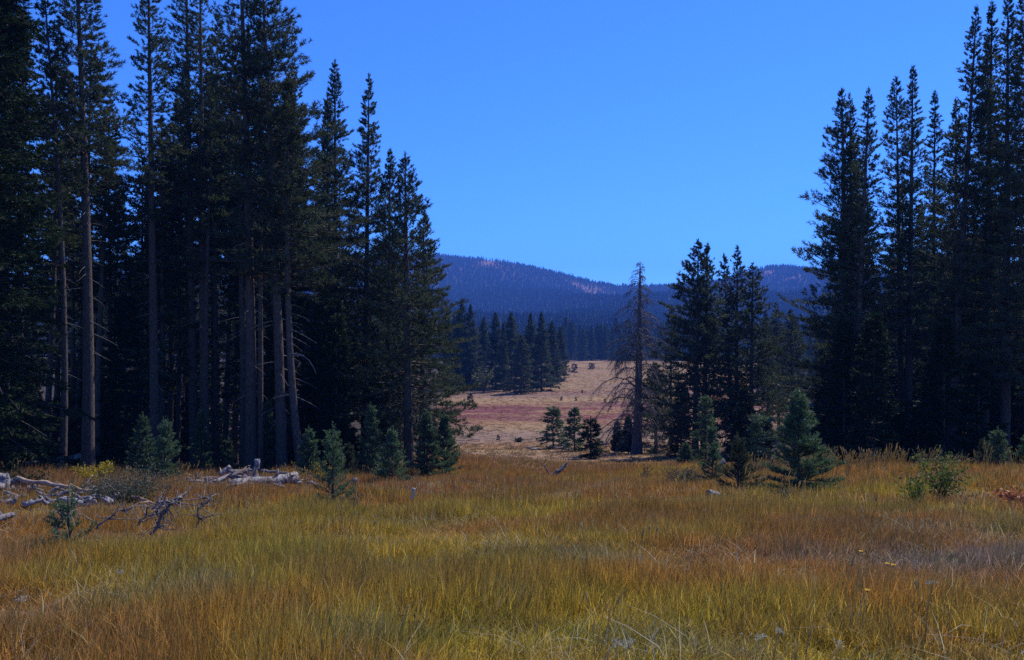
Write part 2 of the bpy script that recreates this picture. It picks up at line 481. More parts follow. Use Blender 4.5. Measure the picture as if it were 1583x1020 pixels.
def ground_color(x, y, forest=True):
    c = lambda *v: np.array(v)
    n1 = fbm(x / 3.2, y / 2.0, 50, 3); n2 = fbm(x / 1.1, y / .8, 60, 3); n3 = fbm(x / 9., y / 5., 70, 3)
    orange = c(.41, .205, .030); yg = c(.43, .315, .027); red = c(.32, .140, .045); gray = c(.31, .27, .22); green = c(.215, .205, .024)
    k = np.ones(np.shape(x) + (1,)) * orange
    k = lerp(k, yg, sstep(n1, .42, .6) * .9)
    k = lerp(k, red, sstep(n3, .50, .64) * .75)
    k = lerp(k, green, sstep(n1 * .6 + n2 * .4, .58, .70) * sstep(11 - y + .25 * x, -8, 4) * .8)
    k = lerp(k, c(.19, .10, .026), sstep(fbm(x / 1.6, y / 1.1, 57, 3), .56, .70) * .5)
    k = lerp(k, gray, sstep(n2, .66, .78) * .3)
    # redder, drier belt at the left and along the slope crest
    k = lerp(k, red, sstep(-x - 2, 0, 5) * sstep(y, 9, 16) * (1 - sstep(y, 40, 50)) * (.35 + .5 * sstep(n2, .4, .6)))
    k = lerp(k, red * 1.1, sstep(y, 18, 30) * (1 - sstep(y, 60, 80)) * .45 * sstep(n3, .35, .6))
    # bleached dead patch low at the right
    pr = np.exp(-(((x - 5.2) / 2.0) ** 2 + ((y - 9.3) / 1.0) ** 2) * 1.2) * (.4 + .9 * n2)
    k = lerp(k, c(.24, .22, .205), np.clip(pr * 1.5 - .25 + .5 * (n2 - .5), 0, .75))
    # valley floor
    m1 = fbm(x / 26., y / 9., 80, 4); m2 = fbm(x / 60., y / 16., 90, 3); m3 = fbm(x / 7., y / 3.5, 95, 3)
    tan = c(.27, .172, .088); mar = c(.15, .050, .050); mauve = c(.215, .137, .095); org = c(.27, .145, .065)
    v = np.ones_like(k) * tan
    v = lerp(v, mauve, sstep(m1, .42, .6) * .8)
    v = lerp(v, org, sstep(m2, .5, .62) * .5)
    band = np.exp(-((y - 128) / 20.) ** 2) * 1.25 + .5 * np.exp(-((y - 185) / 14.) ** 2)
    v = lerp(v, mar, np.clip(band * sstep(m1 * .7 + m3 * .35 + .25 * (m2 - .5), .40, .66), 0, .9))
    v = lerp(v, mauve * np.array([.95, .98, 1.0]), np.exp(-((y - 94) / 8.) ** 2) * .8)
    v = lerp(v, tan * np.array([1.05, 1.0, .9]), sstep(y, 200, 260) * .6)
    v = v * (.86 + .28 * m3)[..., None]
    # creek bed: a broken line of bare stones and dark pools
    creek = np.exp(-((y - 92 - 3 * np.sin(x / 9.)) / 1.1) ** 2) * sstep(m3, .42, .58) * (1 - sstep(x, 5, 9))
    v = lerp(v, c(.09, .085, .10), creek * .8)
    edge = 50 - 13 * sstep(x, -4, 2)
    k = lerp(k, v, sstep(y + 18 * (n3 - .5) - edge, 0, 16) * .92 + .1 * sstep(y, 60, 80))
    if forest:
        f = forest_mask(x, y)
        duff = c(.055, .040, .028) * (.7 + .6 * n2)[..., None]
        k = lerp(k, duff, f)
    return k

def sheet(name, ys, us, wfun, colfun):
    Y, U = np.meshgrid(ys, us, indexing='ij'); X = U * wfun(Y); Z = gz(X, Y)
    V = np.stack([X, Y, Z], -1).reshape(-1, 3); nr, nc = X.shape
    i = np.arange(nr - 1)[:, None] * nc + np.arange(nc - 1)[None]
    q = np.stack([i, i + 1, i + nc + 1, i + nc], -1).reshape(-1, 4)
    F = np.concatenate([q[:, [0, 1, 2]], q[:, [0, 2, 3]]])
    g = Geo(); g.add(V, F)
    me = g.mesh(name, [])
    C = colfun(X, Y).reshape(-1, 3)
    a = me.attributes.new('gcol', 'FLOAT_COLOR', 'POINT')
    a.data.foreach_set('color', np.c_[C, np.ones(len(C))].astype(np.float32).ravel())
    o = bpy.data.objects.new(name, me); COL.objects.link(o); o['kind'] = 'structure'
    return o

def ground_mat(name, s1, s2, bump, dist):
    m, t, N, L = nt(name)
    a = N.new('ShaderNodeAttribute'); a.attribute_name = 'gcol'
    ge = N.new('ShaderNodeNewGeometry')
    n1 = N.new('ShaderNodeTexNoise'); n1.inputs['Scale'].default_value = s1; n1.inputs['Detail'].default_value = 8; n1.inputs['Roughness'].default_value = .7
    n2 = N.new('ShaderNodeTexNoise'); n2.inputs['Scale'].default_value = s2; n2.inputs['Detail'].default_value = 5
    mp = N.new('ShaderNodeMapping'); mp.inputs['Scale'].default_value = (1, 1.0, 1); L.new(ge.outputs['Position'], mp.inputs[0])
    L.new(mp.outputs[0], n1.inputs[0]); L.new(mp.outputs[0], n2.inputs[0])
    r = N.new('ShaderNodeMapRange'); L.new(n1.outputs[0], r.inputs[0]); r.inputs[1].default_value = .3; r.inputs[2].default_value = .7; r.inputs[3].default_value = .55; r.inputs[4].default_value = 1.4
    c = mixc(N, L, 1.0, a.outputs['Color'], r.outputs[0], 'MULTIPLY')
    p = N.new('ShaderNodeBsdfPrincipled'); p.inputs['Roughness'].default_value = .95; p.inputs['Specular IOR Level'].default_value = .05
    L.new(c, p.inputs['Base Color'])
    b = N.new('ShaderNodeBump'); b.inputs['Strength'].default_value = bump; b.inputs['Distance'].default_value = dist
    L.new(n1.outputs[0], b.inputs['Height']); L.new(b.outputs[0], p.inputs['Normal'])
    o = N.new('ShaderNodeOutputMaterial'); L.new(p.outputs[0], o.inputs[0])
    return m

wf = lambda y: 22 + 1.15 * np.maximum(y, 0)
ys = np.concatenate([np.linspace(-25, 2, 16), np.linspace(2.4, 50, 150), np.linspace(50.6, 140, 110), np.linspace(142, 540, 110)])
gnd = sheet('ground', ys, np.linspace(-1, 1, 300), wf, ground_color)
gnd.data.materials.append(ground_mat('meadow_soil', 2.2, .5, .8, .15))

def bald_mask(x, y):
    s = (y - 480) / (RIDGE - 480)
    px = CX + FPX * x / np.maximum(y, 1)
    left = np.exp(-((px - 900) / 70.) ** 2) * np.exp(-((s - .84) / .10) ** 2) * .85
    knob = np.exp(-((px - 1200) / 42.) ** 2) * sstep(s, .66, .86) * 1.1
    crest = np.exp(-((px - 735) / 60.) ** 2) * sstep(s, .86, 1.0) * 1.5
    n = fbm(x / 70., y / 130., 33, 3)
    n2 = fbm(x / 200., y / 300., 35, 2)
    other = sstep(n2, .55, .75) * .5 * sstep(s, .5, .9)
    return np.clip((left + other) * sstep(n, .42, .58) + (knob + crest) * sstep(n, .32, .52), 0, 1)
def mtn_color(x, y):
    c = lambda *v: np.array(v)
    k = np.ones(x.shape + (1,)) * c(.035, .035, .022)
    b = bald_mask(x, y)
    n = fbm(x / 40., y / 60., 36, 3)
    k = lerp(k, lerp(np.ones(x.shape + (1,)) * c(.26, .095, .035), c(.20, .12, .085), sstep(n, .4, .6)), b)
    return k
mtn = sheet('mountain', np.concatenate([np.linspace(540, 1200, 70), np.linspace(1215, 2700, 100), np.linspace(2720, 3200, 12)]), np.linspace(-1, 1, 260), wf, mtn_color)
mtn.data.materials.append(ground_mat('mountain_soil', .05, .01, .5, 3))

# ------------------------------------------------------------------ scattering (geometry nodes on a cloud of points)
def scatter(name, pos, rot, scl, idx, col, sources):
    """one object: every point carries a small mesh from `sources`"""
    me = bpy.data.meshes.new(name); n = len(pos)
    me.vertices.add(n); me.vertices.foreach_set('co', np.asarray(pos, np.float32).ravel())
    def att(nm, ty, d, key):
        a = me.attributes.new(nm, ty, 'POINT'); a.data.foreach_set(key, np.asarray(d, np.float32 if ty != 'INT' else np.int32).ravel())
    att('rot', 'FLOAT_VECTOR', rot, 'vector'); att('scl', 'FLOAT_VECTOR', scl, 'vector'); att('idx', 'INT', idx, 'value')
    att('gcol', 'FLOAT_VECTOR', col, 'vector')
    o = bpy.data.objects.new(name, me); COL.objects.link(o)
    cl = bpy.data.collections.new(name + '_kinds')
    for i, s_ in enumerate(sources):
        so = bpy.data.objects.new('%s_kind_%02d' % (name, i), s_); cl.objects.link(so)
    ng = bpy.data.node_groups.new(name, 'GeometryNodeTree')
    ng.interface.new_socket('Geometry', in_out='INPUT', socket_type='NodeSocketGeometry')
    ng.interface.new_socket('Geometry', in_out='OUTPUT', socket_type='NodeSocketGeometry')
    N, L = ng.nodes, ng.links
    gi = N.new('NodeGroupInput'); go = N.new('NodeGroupOutput')
    ci = N.new('GeometryNodeCollectionInfo'); ci.inputs['Collection'].default_value = cl
    ci.inputs['Separate Children'].default_value = True; ci.inputs['Reset Children'].default_value = True
    ip = N.new('GeometryNodeInstanceOnPoints'); ip.inputs['Pick Instance'].default_value = True
    def na(nm, ty):
        x = N.new('GeometryNodeInputNamedAttribute'); x.data_type = ty; x.inputs[0].default_value = nm
        return x.outputs['Attribute']
    L.new(gi.outputs[0], ip.inputs['Points']); L.new(ci.outputs[0], ip.inputs['Instance'])
    L.new(na('idx', 'INT'), ip.inputs['Instance Index'])
    er = N.new('FunctionNodeEulerToRotation'); L.new(na('rot', 'FLOAT_VECTOR'), er.inputs[0])
    L.new(er.outputs[0], ip.inputs['Rotation']); L.new(na('scl', 'FLOAT_VECTOR'), ip.inputs['Scale'])
    L.new(ip.outputs[0], go.inputs[0])
    md = o.modifiers.new('scatter', 'NODES'); md.node_group = ng
    o['kind'] = 'stuff'
    return o

def grass_mat():
    m, t, N, L = nt('grass_blades')
    a = N.new('ShaderNodeAttribute'); a.attribute_type = 'INSTANCER'; a.attribute_name = 'gcol'
    v = N.new('ShaderNodeAttribute'); v.attribute_name = 'var'
    sx = N.new('ShaderNodeSeparateXYZ'); L.new(v.outputs['Vector'], sx.inputs[0])
    ra = N.new('ShaderNodeValToRGB')
    cr = ra.color_ramp
    cr.elements[0].position = 0; cr.elements[0].color = (.25, .30, .22, 1)
    cr.elements[1].position = 1; cr.elements[1].color = (2.1, 2.1, 2.4, 1)
    for p_, c_ in ((.35, (.66, .80, .55, 1)), (.62, (1.0, .88, .75, 1)), (.86, (1.45, 1.3, 1.1, 1))):
        e = cr.elements.new(p_); e.color = c_
    L.new(sx.outputs[0], ra.inputs[0])
    c = mixc(N, L, 1.0, a.outputs['Color'], ra.outputs[0], 'MULTIPLY')
    c = mixc(N, L, val(N, L, 'MULTIPLY', sx.outputs[1], .35), c, (.36, .24, .10))
    p = N.new('ShaderNodeBsdfPrincipled'); p.inputs['Roughness'].default_value = .55; p.inputs['Specular IOR Level'].default_value = .25
    L.new(c, p.inputs['Base Color'])
    tr = N.new('ShaderNodeBsdfTranslucent'); L.new(c, tr.inputs[0])
    ms = N.new('ShaderNodeMixShader'); ms.inputs[0].default_value = .42
    L.new(p.outputs[0], ms.inputs[1]); L.new(tr.outputs[0], ms.inputs[2])
    o = N.new('ShaderNodeOutputMaterial'); L.new(ms.outputs[0], o.inputs[0])
    return m
M_GRASS = grass_mat()

def tuft(seed, n, rad, hgt, wid, bendy=.5, segs=3, wind=(.16, .02)):
    rng = np.random.default_rng(seed); g = Geo()
    a = rng.random(n) * 2 * np.pi; r = rad * np.sqrt(rng.random(n))
    b = np.stack([r * np.cos(a), r * np.sin(a), 0 * a - .03], -1)
    h = hgt * (.55 + .6 * rng.random(n)); ld = rng.random(n) * 2 * np.pi
    lean = (np.stack([np.cos(ld), np.sin(ld)], -1) * (bendy * rng.random(n) ** 1.5)[:, None] + np.array(wind)) * h[:, None]
    fw = rng.random(n) * np.pi; sd = np.stack([np.cos(fw), np.sin(fw), 0 * fw], -1)
    tone = rng.random(n)
    t = np.linspace(0, 1, segs + 1)
    P = b[:, None] + np.stack([lean[:, 0:1] * t ** 2, lean[:, 1:2] * t ** 2, h[:, None] * t * (1 - .25 * (np.linalg.norm(lean, axis=1) / h)[:, None] * t)], -1)
    w_ = wid * (.6 + .7 * rng.random(n))
    V = []; 
    for s_ in range(segs):
        ww = (w_ * (1 - t[s_] ** 1.6 * .8))[:, None] * .5
        V += [P[:, s_] - sd * ww, P[:, s_] + sd * ww]
    V.append(P[:, segs])
    V = np.stack(V, 1); m = V.shape[1]; F = []
    for s_ in range(segs - 1): F += [[2 * s_, 2 * s_ + 1, 2 * s_ + 3], [2 * s_, 2 * s_ + 3, 2 * s_ + 2]]
    F.append([2 * segs - 2, 2 * segs - 1, 2 * segs])
    F = (np.array(F)[None] + (np.arange(n) * m)[:, None, None]).reshape(-1, 3)
    tt = np.r_[np.repeat(t[:segs], 2), 1.]
    g.add(V.reshape(-1, 3), F, 0, np.c_[np.repeat(tone, m), np.tile(tt, n)])
    return g

def seed_tuft(seed, n, hgt, r=.004):
    rng = np.random.default_rng(seed); g = Geo()
    for _ in range(n):
        b = np.r_[rng.normal(size=2) * .06, -.03]; h = hgt * rng.uniform(.75, 1.15); l = rng.normal(size=2) * .12 * h + [.10 * h, 0]
        t = np.linspace(0, 1, 5)
        P = b + np.stack([l[0] * t ** 2, l[1] * t ** 2, h * t], -1)
        tube(g, P, r * np.linspace(1, .6, 5), 3, 0, False, a=.5)
        d = nrm(P[-1] - P[-2]); q = P[-1] + d * np.linspace(0, rng.uniform(.07, .13), 5)[:, None]
        q[:, 0] += np.linspace(0, 1, 5) ** 2 * .02
        tube(g, q, np.array([.003, .009, .010, .007, .001]) * rng.uniform(.7, 1.1), 4, 0, False, .2, rng, a=.8)
    return g

def fluff_tuft(seed, n, hgt):
    rng = np.random.default_rng(seed); g = Geo()
    for _ in range(2):
        b = np.r_[rng.normal(size=2) * .16, -.03]; h = hgt * rng.uniform(.7, 1.1); l = rng.normal(size=2) * .15 * h
        P = b + np.stack([l[0] * np.linspace(0, 1, 4), l[1] * np.linspace(0, 1, 4), h * np.linspace(0, 1, 4)], -1)
        tube(g, P, .003, 3, 0, False, a=.3)
        hd = P[-1] + rng.normal(size=(3, 3)) * .008
        needles(g, hd, nrm(rng.normal(size=(3, 3)) + [0, 0, .6]), .01, 6, .012, .005, rng, 1, 1.2)
    return g

def scatter_pts(n, y0, y1, half, rng, ypow=1.0):
    y = y0 + (y1 - y0) * rng.random(n) ** ypow
    x = (rng.random(n) * 2 - 1) * half(y)
    return x, y

def grass_field(name, label, n, y0, y1, half, srcs, seed, smin, smax, ypow=1.0, keep=None, hfun=None, ymix=None, tint=1.0):
    rng = np.random.default_rng(seed)
    x, y = scatter_pts(n, y0, y1, half, rng, ypow)
    k = rng.random(n) > forest_mask(x, y) * .97
    if keep is not None: k &= keep(x, y, rng)
    x, y = x[k], y[k]; n = len(x)
    z = gz(x, y)
    s_ = rng.uniform(smin, smax, n)
    sz = s_ * (.65 + .7 * fbm(x / 1.7, y / 1.7, 14, 2))
    if hfun is not None: sz = sz * hfun(x, y)
    col = ground_color(x, y, False) * rng.uniform(*((.85, 1.15) if y0 > 70 else (.6, 1.4)), n)[:, None] * tint
    col *= 1 + rng.normal(size=(n, 3)) * .05
    rot = np.stack([rng.normal(size=n) * .06, rng.normal(size=n) * .06, rng.normal(size=n) * .9], -1)
    o = scatter(name, np.stack([x, y, z], -1), rot, np.stack([s_, s_, sz], -1), rng.integers(0, len(srcs), n), np.clip(col, .005, .9), srcs)
    tag(o, label)
    return o

T_NEAR = [tuft(100 + i, 70, .19, .245, .0068, bendy=.75).mesh('grass_tuft', [M_GRASS]) for i in range(5)]
T_MID = [tuft(200 + i, 42, .26, .26, .015, segs=2, bendy=.8).mesh('grass_tuft', [M_GRASS]) for i in range(5)]
T_FAR = [tuft(300 + i, 26, .42, .28, .045, segs=2, bendy=.7).mesh('grass_tuft', [M_GRASS]) for i in range(4)]
half = lambda y: .72 * y + 3.5
TUS = lambda x, y: .55 + .95 * sstep(fbm(x / 1.15, y / .9, 24, 2), .3, .72)
grass_field('foreground_grass', 'tall dry golden grass with green patches close in front', 14000, 2.4, 14, half, T_NEAR, 1, .75, 1.25, .62, hfun=TUS)
grass_field('slope_grass', 'golden and rusty grass down the slope to the crest', 30000, 11.5, 42, half, T_MID, 2, .8, 1.3, .75, hfun=TUS)
grass_field('lower_slope_grass', 'orange and tan grass below the crest', 16000, 39, 84, lambda y: .3 * y + 8, T_FAR, 3, .7, 1.2, .8, hfun=lambda x, y: TUS(x, y) * (1 - .5 * sstep(y + 1.5 * np.clip(x, -6, 4), 46, 60)), keep=lambda x, y, r: r.random(len(x)) < 1 - .85 * sstep(y + 1.5 * np.clip(x, -6, 4), 46, 62))
grass_field('valley_grass', 'short tan and maroon grass over the valley floor', 60000, 62, 440, lambda y: .22 * y + 16, T_FAR, 4, .6, 1.15, .9, hfun=lambda x, y: .5 + 0 * x, keep=lambda x, y, r: r.random(len(x)) < .6)
T_SEED = [seed_tuft(400 + i, 5, .52).mesh('seed_stalks', [M_STRAW]) for i in range(4)]
T_FLUF = [fluff_tuft(420 + i, 4, .40).mesh('fluffy_weeds', [M_STRAW, M_FLUFF]) for i in range(3)]
grass_field('seed_stalks', 'straw coloured seed heads standing above the grass', 500, 3.2, 30, half, T_SEED, 5, .8, 1.2, .9, keep=lambda x, y, r: r.random(len(x)) < .15 + .85 * sstep(fbm(x / 2.5, y / 2.5, 44, 2), .42, .6))
grass_field('seed_stalk_fringe', 'pale seed stalks along the crest before the dark trees at right', 900, 20, 29, lambda y: 20 + 0 * y, [seed_tuft(440 + i, 6, .62, .009).mesh('seed_stalks', [M_STRAW]) for i in range(3)], 15, .8, 1.25, 1, keep=lambda x, y, r: (x > 6.5) & (r.random(len(x)) < sstep(y - .18 * x, 19.5, 22)))
M_PALE = leaf_mat('pale_dead_stems', (.30, .26, .20), (.58, .52, .44), .4)
T_DRY = [tuft(460 + i, 7, .25, .34, .006, bendy=2.2, segs=3, wind=(.1, 0)).mesh('dry_stems', [M_PALE]) for i in range(5)]
grass_field('dry_stems', 'pale dead stems bent and broken among the golden grass', 5200, 2.6, 24, half, T_DRY, 16, .6, 1.3, .8, keep=lambda x, y, r: r.random(len(x)) < .25 + .75 * sstep(fbm(x / 2.0, y / 1.4, 48, 3), .42, .62))
grass_field('fluffy_weeds', 'pale fluffy dried flower weeds scattered in the grass', 260, 3.4, 22, half, T_FLUF, 6, .7, 1.15, 1, keep=lambda x, y, r: r.random(len(x)) < .2 + .8 * sstep(x, -1, 6))

# ------------------------------------------------------------------ far forest on the mountain: one mass
def far_conifer(seed, H=14, R=2.6, layers=9, per=9):
    rng = np.random.default_rng(seed); g = Geo(); V = []; A = []
    for i in range(layers):
        u = i / layers; z = H * (.06 + .9 * u); r = R * (1 - u) ** .8 + .25
        ph = rng.random() * 6.28 + np.arange(per) * 2 * np.pi / per + rng.normal(size=per) * .15
        rr = r * rng.uniform(.65, 1.2, per); dz = H / layers * rng.uniform(.2, .9, per); wd = 2.4 * r / per + .15
        for p_, q, d_ in zip(ph, rr, dz):
            c_, s_ = math.cos(p_), math.sin(p_)
            V += [[0, 0, z + H / layers * 1.4], [q * c_ - wd * s_, q * s_ + wd * c_, z - d_ * .5 + .3], [q * c_ + wd * s_, q * s_ - wd * c_, z - d_ * .5]]
            A += [[rng.random() * .6 + .4 * u, .5]] * 3
    V += [[-.1, 0, H * .9], [.1, 0, H * .9], [0, 0, H * 1.04]]; A += [[.5, .5]] * 3
    g.add(V, np.arange(len(V)).reshape(-1, 3), 0, A)
    return g
FARK = [far_conifer(500 + i, 14, R).mesh('far_conifer', [M_FAR], False) for i, R in enumerate((2.5, 3.1, 2.7, 3.4, 2.3))]
rng = np.random.default_rng(9)
n = 100000
y = np.sqrt(530 ** 2 + rng.random(n) * (2620 ** 2 - 530 ** 2)); x = (rng.random(n) * 2 - 1) * (.74 * y + 20)
k = (rng.random(n) > bald_mask(x, y) * .93) & (rng.random(n) < .55 + .6 * fbm(x / 90, y / 150, 66, 2))
x, y = x[k], y[k]; n = len(x)
s_ = rng.uniform(.55, 1.25, n) * (1 - .25 * sstep(y, 1500, 2500))
tag(scatter('mountain_forest', np.stack([x, y, gz(x, y) - .3], -1), np.stack([0 * x, 0 * x, rng.random(n) * 6.28], -1), np.stack([s_ * rng.uniform(.85, 1.2, n), s_, s_ * rng.uniform(.8, 1.15, n)], -1), rng.integers(0, 5, n), np.ones((n, 3)), FARK),
    'dense conifer forest climbing the far blue mountain')

# ------------------------------------------------------------------ haze in the valley air
g = Geo()
x0, x1, y0, y1, z0, z1 = -4200, 4200, -80, 3400, -16, 305
cv = [(a, b, c) for c in (z0, z1) for b in (y0, y1) for a in (x0, x1)]
g.add(cv, [(0, 2, 1), (1, 2, 3), (4, 5, 6), (5, 7, 6), (0, 1, 4), (1, 5, 4), (2, 6, 3), (3, 6, 7), (0, 4, 2), (2, 4, 6), (1, 3, 5), (3, 7, 5)])
m, t, N, L = nt('haze_air')
pv = N.new('ShaderNodeVolumePrincipled')
pv.inputs['Color'].default_value = (.13, .34, 1.0, 1)
pv.inputs['Density'].default_value = .00024
pv.inputs['Anisotropy'].default_value = 0.0
o = N.new('ShaderNodeOutputMaterial'); L.new(pv.outputs[0], o.inputs['Volume'])
hz = g.obj('haze', [m], None, False); hz['kind'] = 'stuff'; hz['label'] = 'thin blue haze in the valley air'

#@@TREES
# ------------------------------------------------------------------ front row of the left stand
front_fir('broad shaggy fir filling the left edge of the view', -22, 27, -260, 2.75, .03, .5, 601, group='tall conifers at the meadow edge', spacing=.32, per=7, dens=11, k=15, nl=.18, nw=.045, power=.55, t0=.08, lat=.5)
front_fir('second fir close behind the shaggy left-edge fir', 8, 31, -40, 2.0, .03, .35, 600, group='tall conifers at the meadow edge', spacing=.32, per=6, dens=10, k=15, nl=.18, nw=.045, power=.6, t0=.08, lat=.5)
front_pine('thin leaning pine trunk just left of the thickest far-left trunk', 97, 33, 62, -60, 1.0, .62, .28, 602, bend=(.35, 0), dead=1)
front_pine('thick pine with dark bushy crown, leftmost of the big bare trunks', 136, 34, 111, -150, 2.0, .50, .50, 603, bend=(.2, 0), dead=1, dens=7, keep=.8)
front_pine('slender pine with sparse narrow crown beside the strip of sky at left', 241, 38, 226, -110, 1.6, .46, .44, 604, dead=1, keep=.8, dens=6)
front_pine('straight dark pine, left one of the close pair of trunks', 301, 42, 284, -140, 1.7, .50, .44, 605, dead=1, keep=.75)
front_pine('straight dark pine, right one of the close pair of trunks', 317, 41, 307, -90, 1.6, .48, .45, 606, dead=1, keep=.75)
front_pine('thick straight pine rising behind the white log pile', 388, 35.5, 366, -170, 2.0, .52, .50, 607, bend=(.15, 0), dead=1)
front_pine('very thin pine trunk between the two thick ones at the log pile', 403, 35.6, 402, 60, .8, .62, .25, 608, dead=1, keep=.6)
front_pine('big pine with full grey-green crown above the right end of log pile', 436, 35, 402, -70, 2.9, .38, .46, 609, bend=(.1, 0), bias=(0.2, .25), dead=1, dens=7, keep=.88, power=.6)
front_pine('leaning pine with crooked pale trunk right of the log pile', 467, 34, 446, 120, 1.9, .46, .34, 610, bend=(-.35, 0), bias=(0, .2), dead=1, dens=7)
front_pine('pointed pine standing behind young firs, left of two spires', 519, 46, 517, 96, 2.6, .20, .42, 611, power=.7, keep=.85, dens=8, sf=.9)
front_pine('smaller pine half hidden by the left spire pine', 503, 47, 506, 150, 2.0, .3, .3, 612, keep=.85)
front_pine('pointed slim pine, right of the two spires at left', 563, 44, 570, 118, 2.8, .14, .42, 613, power=.85, keep=.85, dens=8, sf=.9)
front_pine('rounded pine with low drooping limbs at the left stand end', 632, 37, 626, 244, 2.8, .13, .46, 614, power=.62, bias=(0, .12), e_bot=-26, dens=7, keep=.92, sf=.9)
front_pine('bushy pine tucked behind the low-limbed one at stand end', 652, 41, 655, 330, 2.1, .12, .35, 615, power=.6, dens=7)
front_pine('pine between the right spire and the rounded end tree', 598, 43, 603, 235, 2.2, .14, .36, 616, power=.7, dens=7)
# ------------------------------------------------------------------ front row of the right stand
RG = 'tall pines of the right stand'
front_pine('broad double-topped pine at the left end of right stand', 1309, 42, 1303, 142, 2.75, .10, .52, 621, RG, bias=(math.pi, .28), dens=7, keep=.9, power=.68, sf=.8)
front_pine('second narrower leader close behind the broad edge pine', 1319, 42.6, 1315, 150, 1.9, .22, .36, 622, RG, keep=.85)
front_pine('pine leaning right beside the broad edge pine', 1316, 40, 1345, 140, 1.9, .22, .42, 623, RG, keep=.85, power=.7)
front_pine('sparse pine with a flat broken top, left of tall twin', 1394, 43, 1387, 124, 1.5, .30, .34, 624, RG, keep=.72, power=.4)
front_pine('tall pine with pointed top at middle of right stand', 1402, 42, 1413, 106, 1.8, .28, .42, 625, RG, keep=.8)
front_pine('short-topped pine right of the middle pointed one', 1440, 46, 1447, 145, 1.7, .22, .36, 626, RG, keep=.85)
front_pine('full pine below the three tallest spires at right', 1474, 44, 1480, 158, 2.3, .2, .42, 627, RG, keep=.9)
front_pine('tallest leaning pine, left of three spires at right edge', 1466, 38, 1512, 14, 2.0, .28, .42, 628, RG, keep=.8)
front_pine('middle one of the three tall spires at right edge', 1520, 38.5, 1536, 8, 1.9, .26, .42, 629, RG, keep=.85)
front_pine('right one of the three tall spires, dense and dark', 1552, 36.5, 1561, -4, 2.1, .2, .45, 630, RG, keep=.92)
front_pine('tall dark pine cut by the right border of view', 1592, 35.5, 1588, -60, 2.1, .16, .5, 631, RG, keep=.95)
front_pine('dark pine behind the middle of the three tall spires', 1535, 45, 1528, 60, 2.0, .15, .42, 632, RG, keep=.95)
# ------------------------------------------------------------------ clump in the middle distance
CG = 'pines of the clump beside the snag'
CK = dict(nl=.2, nw=.05, k=14, dens=6, spacing=.36)
front_pine('broad pine beside the snag, left top of its twin', 1074, 58, 1080, 374, 3.0, .10, .5, 641, CG, power=.55, bias=(math.pi, .2), e_bot=-20, sf=.9, **CK)
front_pine('pine just right of the snag clump twin top', 1087, 59, 1094, 380, 2.6, .12, .42, 642, CG, power=.6, sf=.9, **CK)
front_pine('pine with leaning tip in the middle of the clump', 1133, 63, 1119, 397, 1.7, .2, .3, 643, CG, power=.5, **CK)
front_pine('pointed pine in the middle of the clump by snag', 1138, 62, 1140, 384, 2.3, .14, .4, 644, CG, power=.6, sf=.9, **CK)
front_pine('pine at the right side of the clump by snag', 1160, 60, 1164, 411, 2.5, .16, .42, 645, CG, power=.55, sf=.9, **CK)
front_pine('small olive pine showing left of the clump', 1036, 82, 1038, 474, 2.2, .1, .3, 646, CG, power=.6, **CK)
front_pine('bushy green pine touching the right side of the snag', 1014, 66, 1012, 565, 2.3, .04, .28, 647, CG, power=.45, sf=.9, **CK)
front_pine('thin dark pine in the gap right of the clump', 1186, 78, 1188, 520, 1.3, .3, .35, 648, CG, **CK)
front_pine('pine behind the gap between clump and right stand', 1204, 95, 1200, 470, 2.6, .2, .4, 649, CG, power=.6, **CK)
front_pine('olive pine at the foot of right stand beside the gap', 1226, 90, 1222, 480, 2.6, .15, .4, 650, CG, power=.6, **CK)

# ------------------------------------------------------------------ dead snag
d = 64.0
loc = at(984, d); H = top_h(984, d, 404)
fn = curve_fn((.3, 0), (.05, 0))
t = thing('dead_snag', 'tall dead grey snag with drooping bare limbs in the meadow', 'dead tree', loc)
trunk_mesh(H, .78, fn, 660, 10, mat=M_SNAG, tip=.05).obj('trunk', [M_SNAG], t)
P, Ln, u, h, side, rng = limbs(H, 3.7, .09, fn, 661, .30, 4, dict(sag=-.55, lift=-.05, arch=.75), (math.pi, .12), 10, 18, .8, .72, .75)
rr = (.010 + .010 * Ln)[:, None] * np.array([1.4, 1.1, .8, .6, .3])
for i in range(len(P)):
    g = Geo(); tubes_batch(g, P[i:i + 1], rr[i:i + 1], 4, 0, .6); g.obj('limb', [M_SNAG], t)
g = Geo()
C, D, idx, tt = shoots(P, Ln, h, side, rng, 15, .2, .12, -.45, 4)
ln = rng.uniform(.4, 1.0, len(C)) * np.minimum(.75, .06 + .35 * Ln[idx])
q = C[:, None] + D[:, None] * (ln[:, None] * np.linspace(0, 1, 4))[..., None]
q[..., 2] -= (ln[:, None] * np.linspace(0, 1, 4) ** 2) * .45
tubes_batch(g, q, np.ones((len(C), 1)) * np.array([.010, .008, .006, .003]), 3, 0, .6)
tag(g.obj('twigs', [M_SNAG], t), kind='stuff')

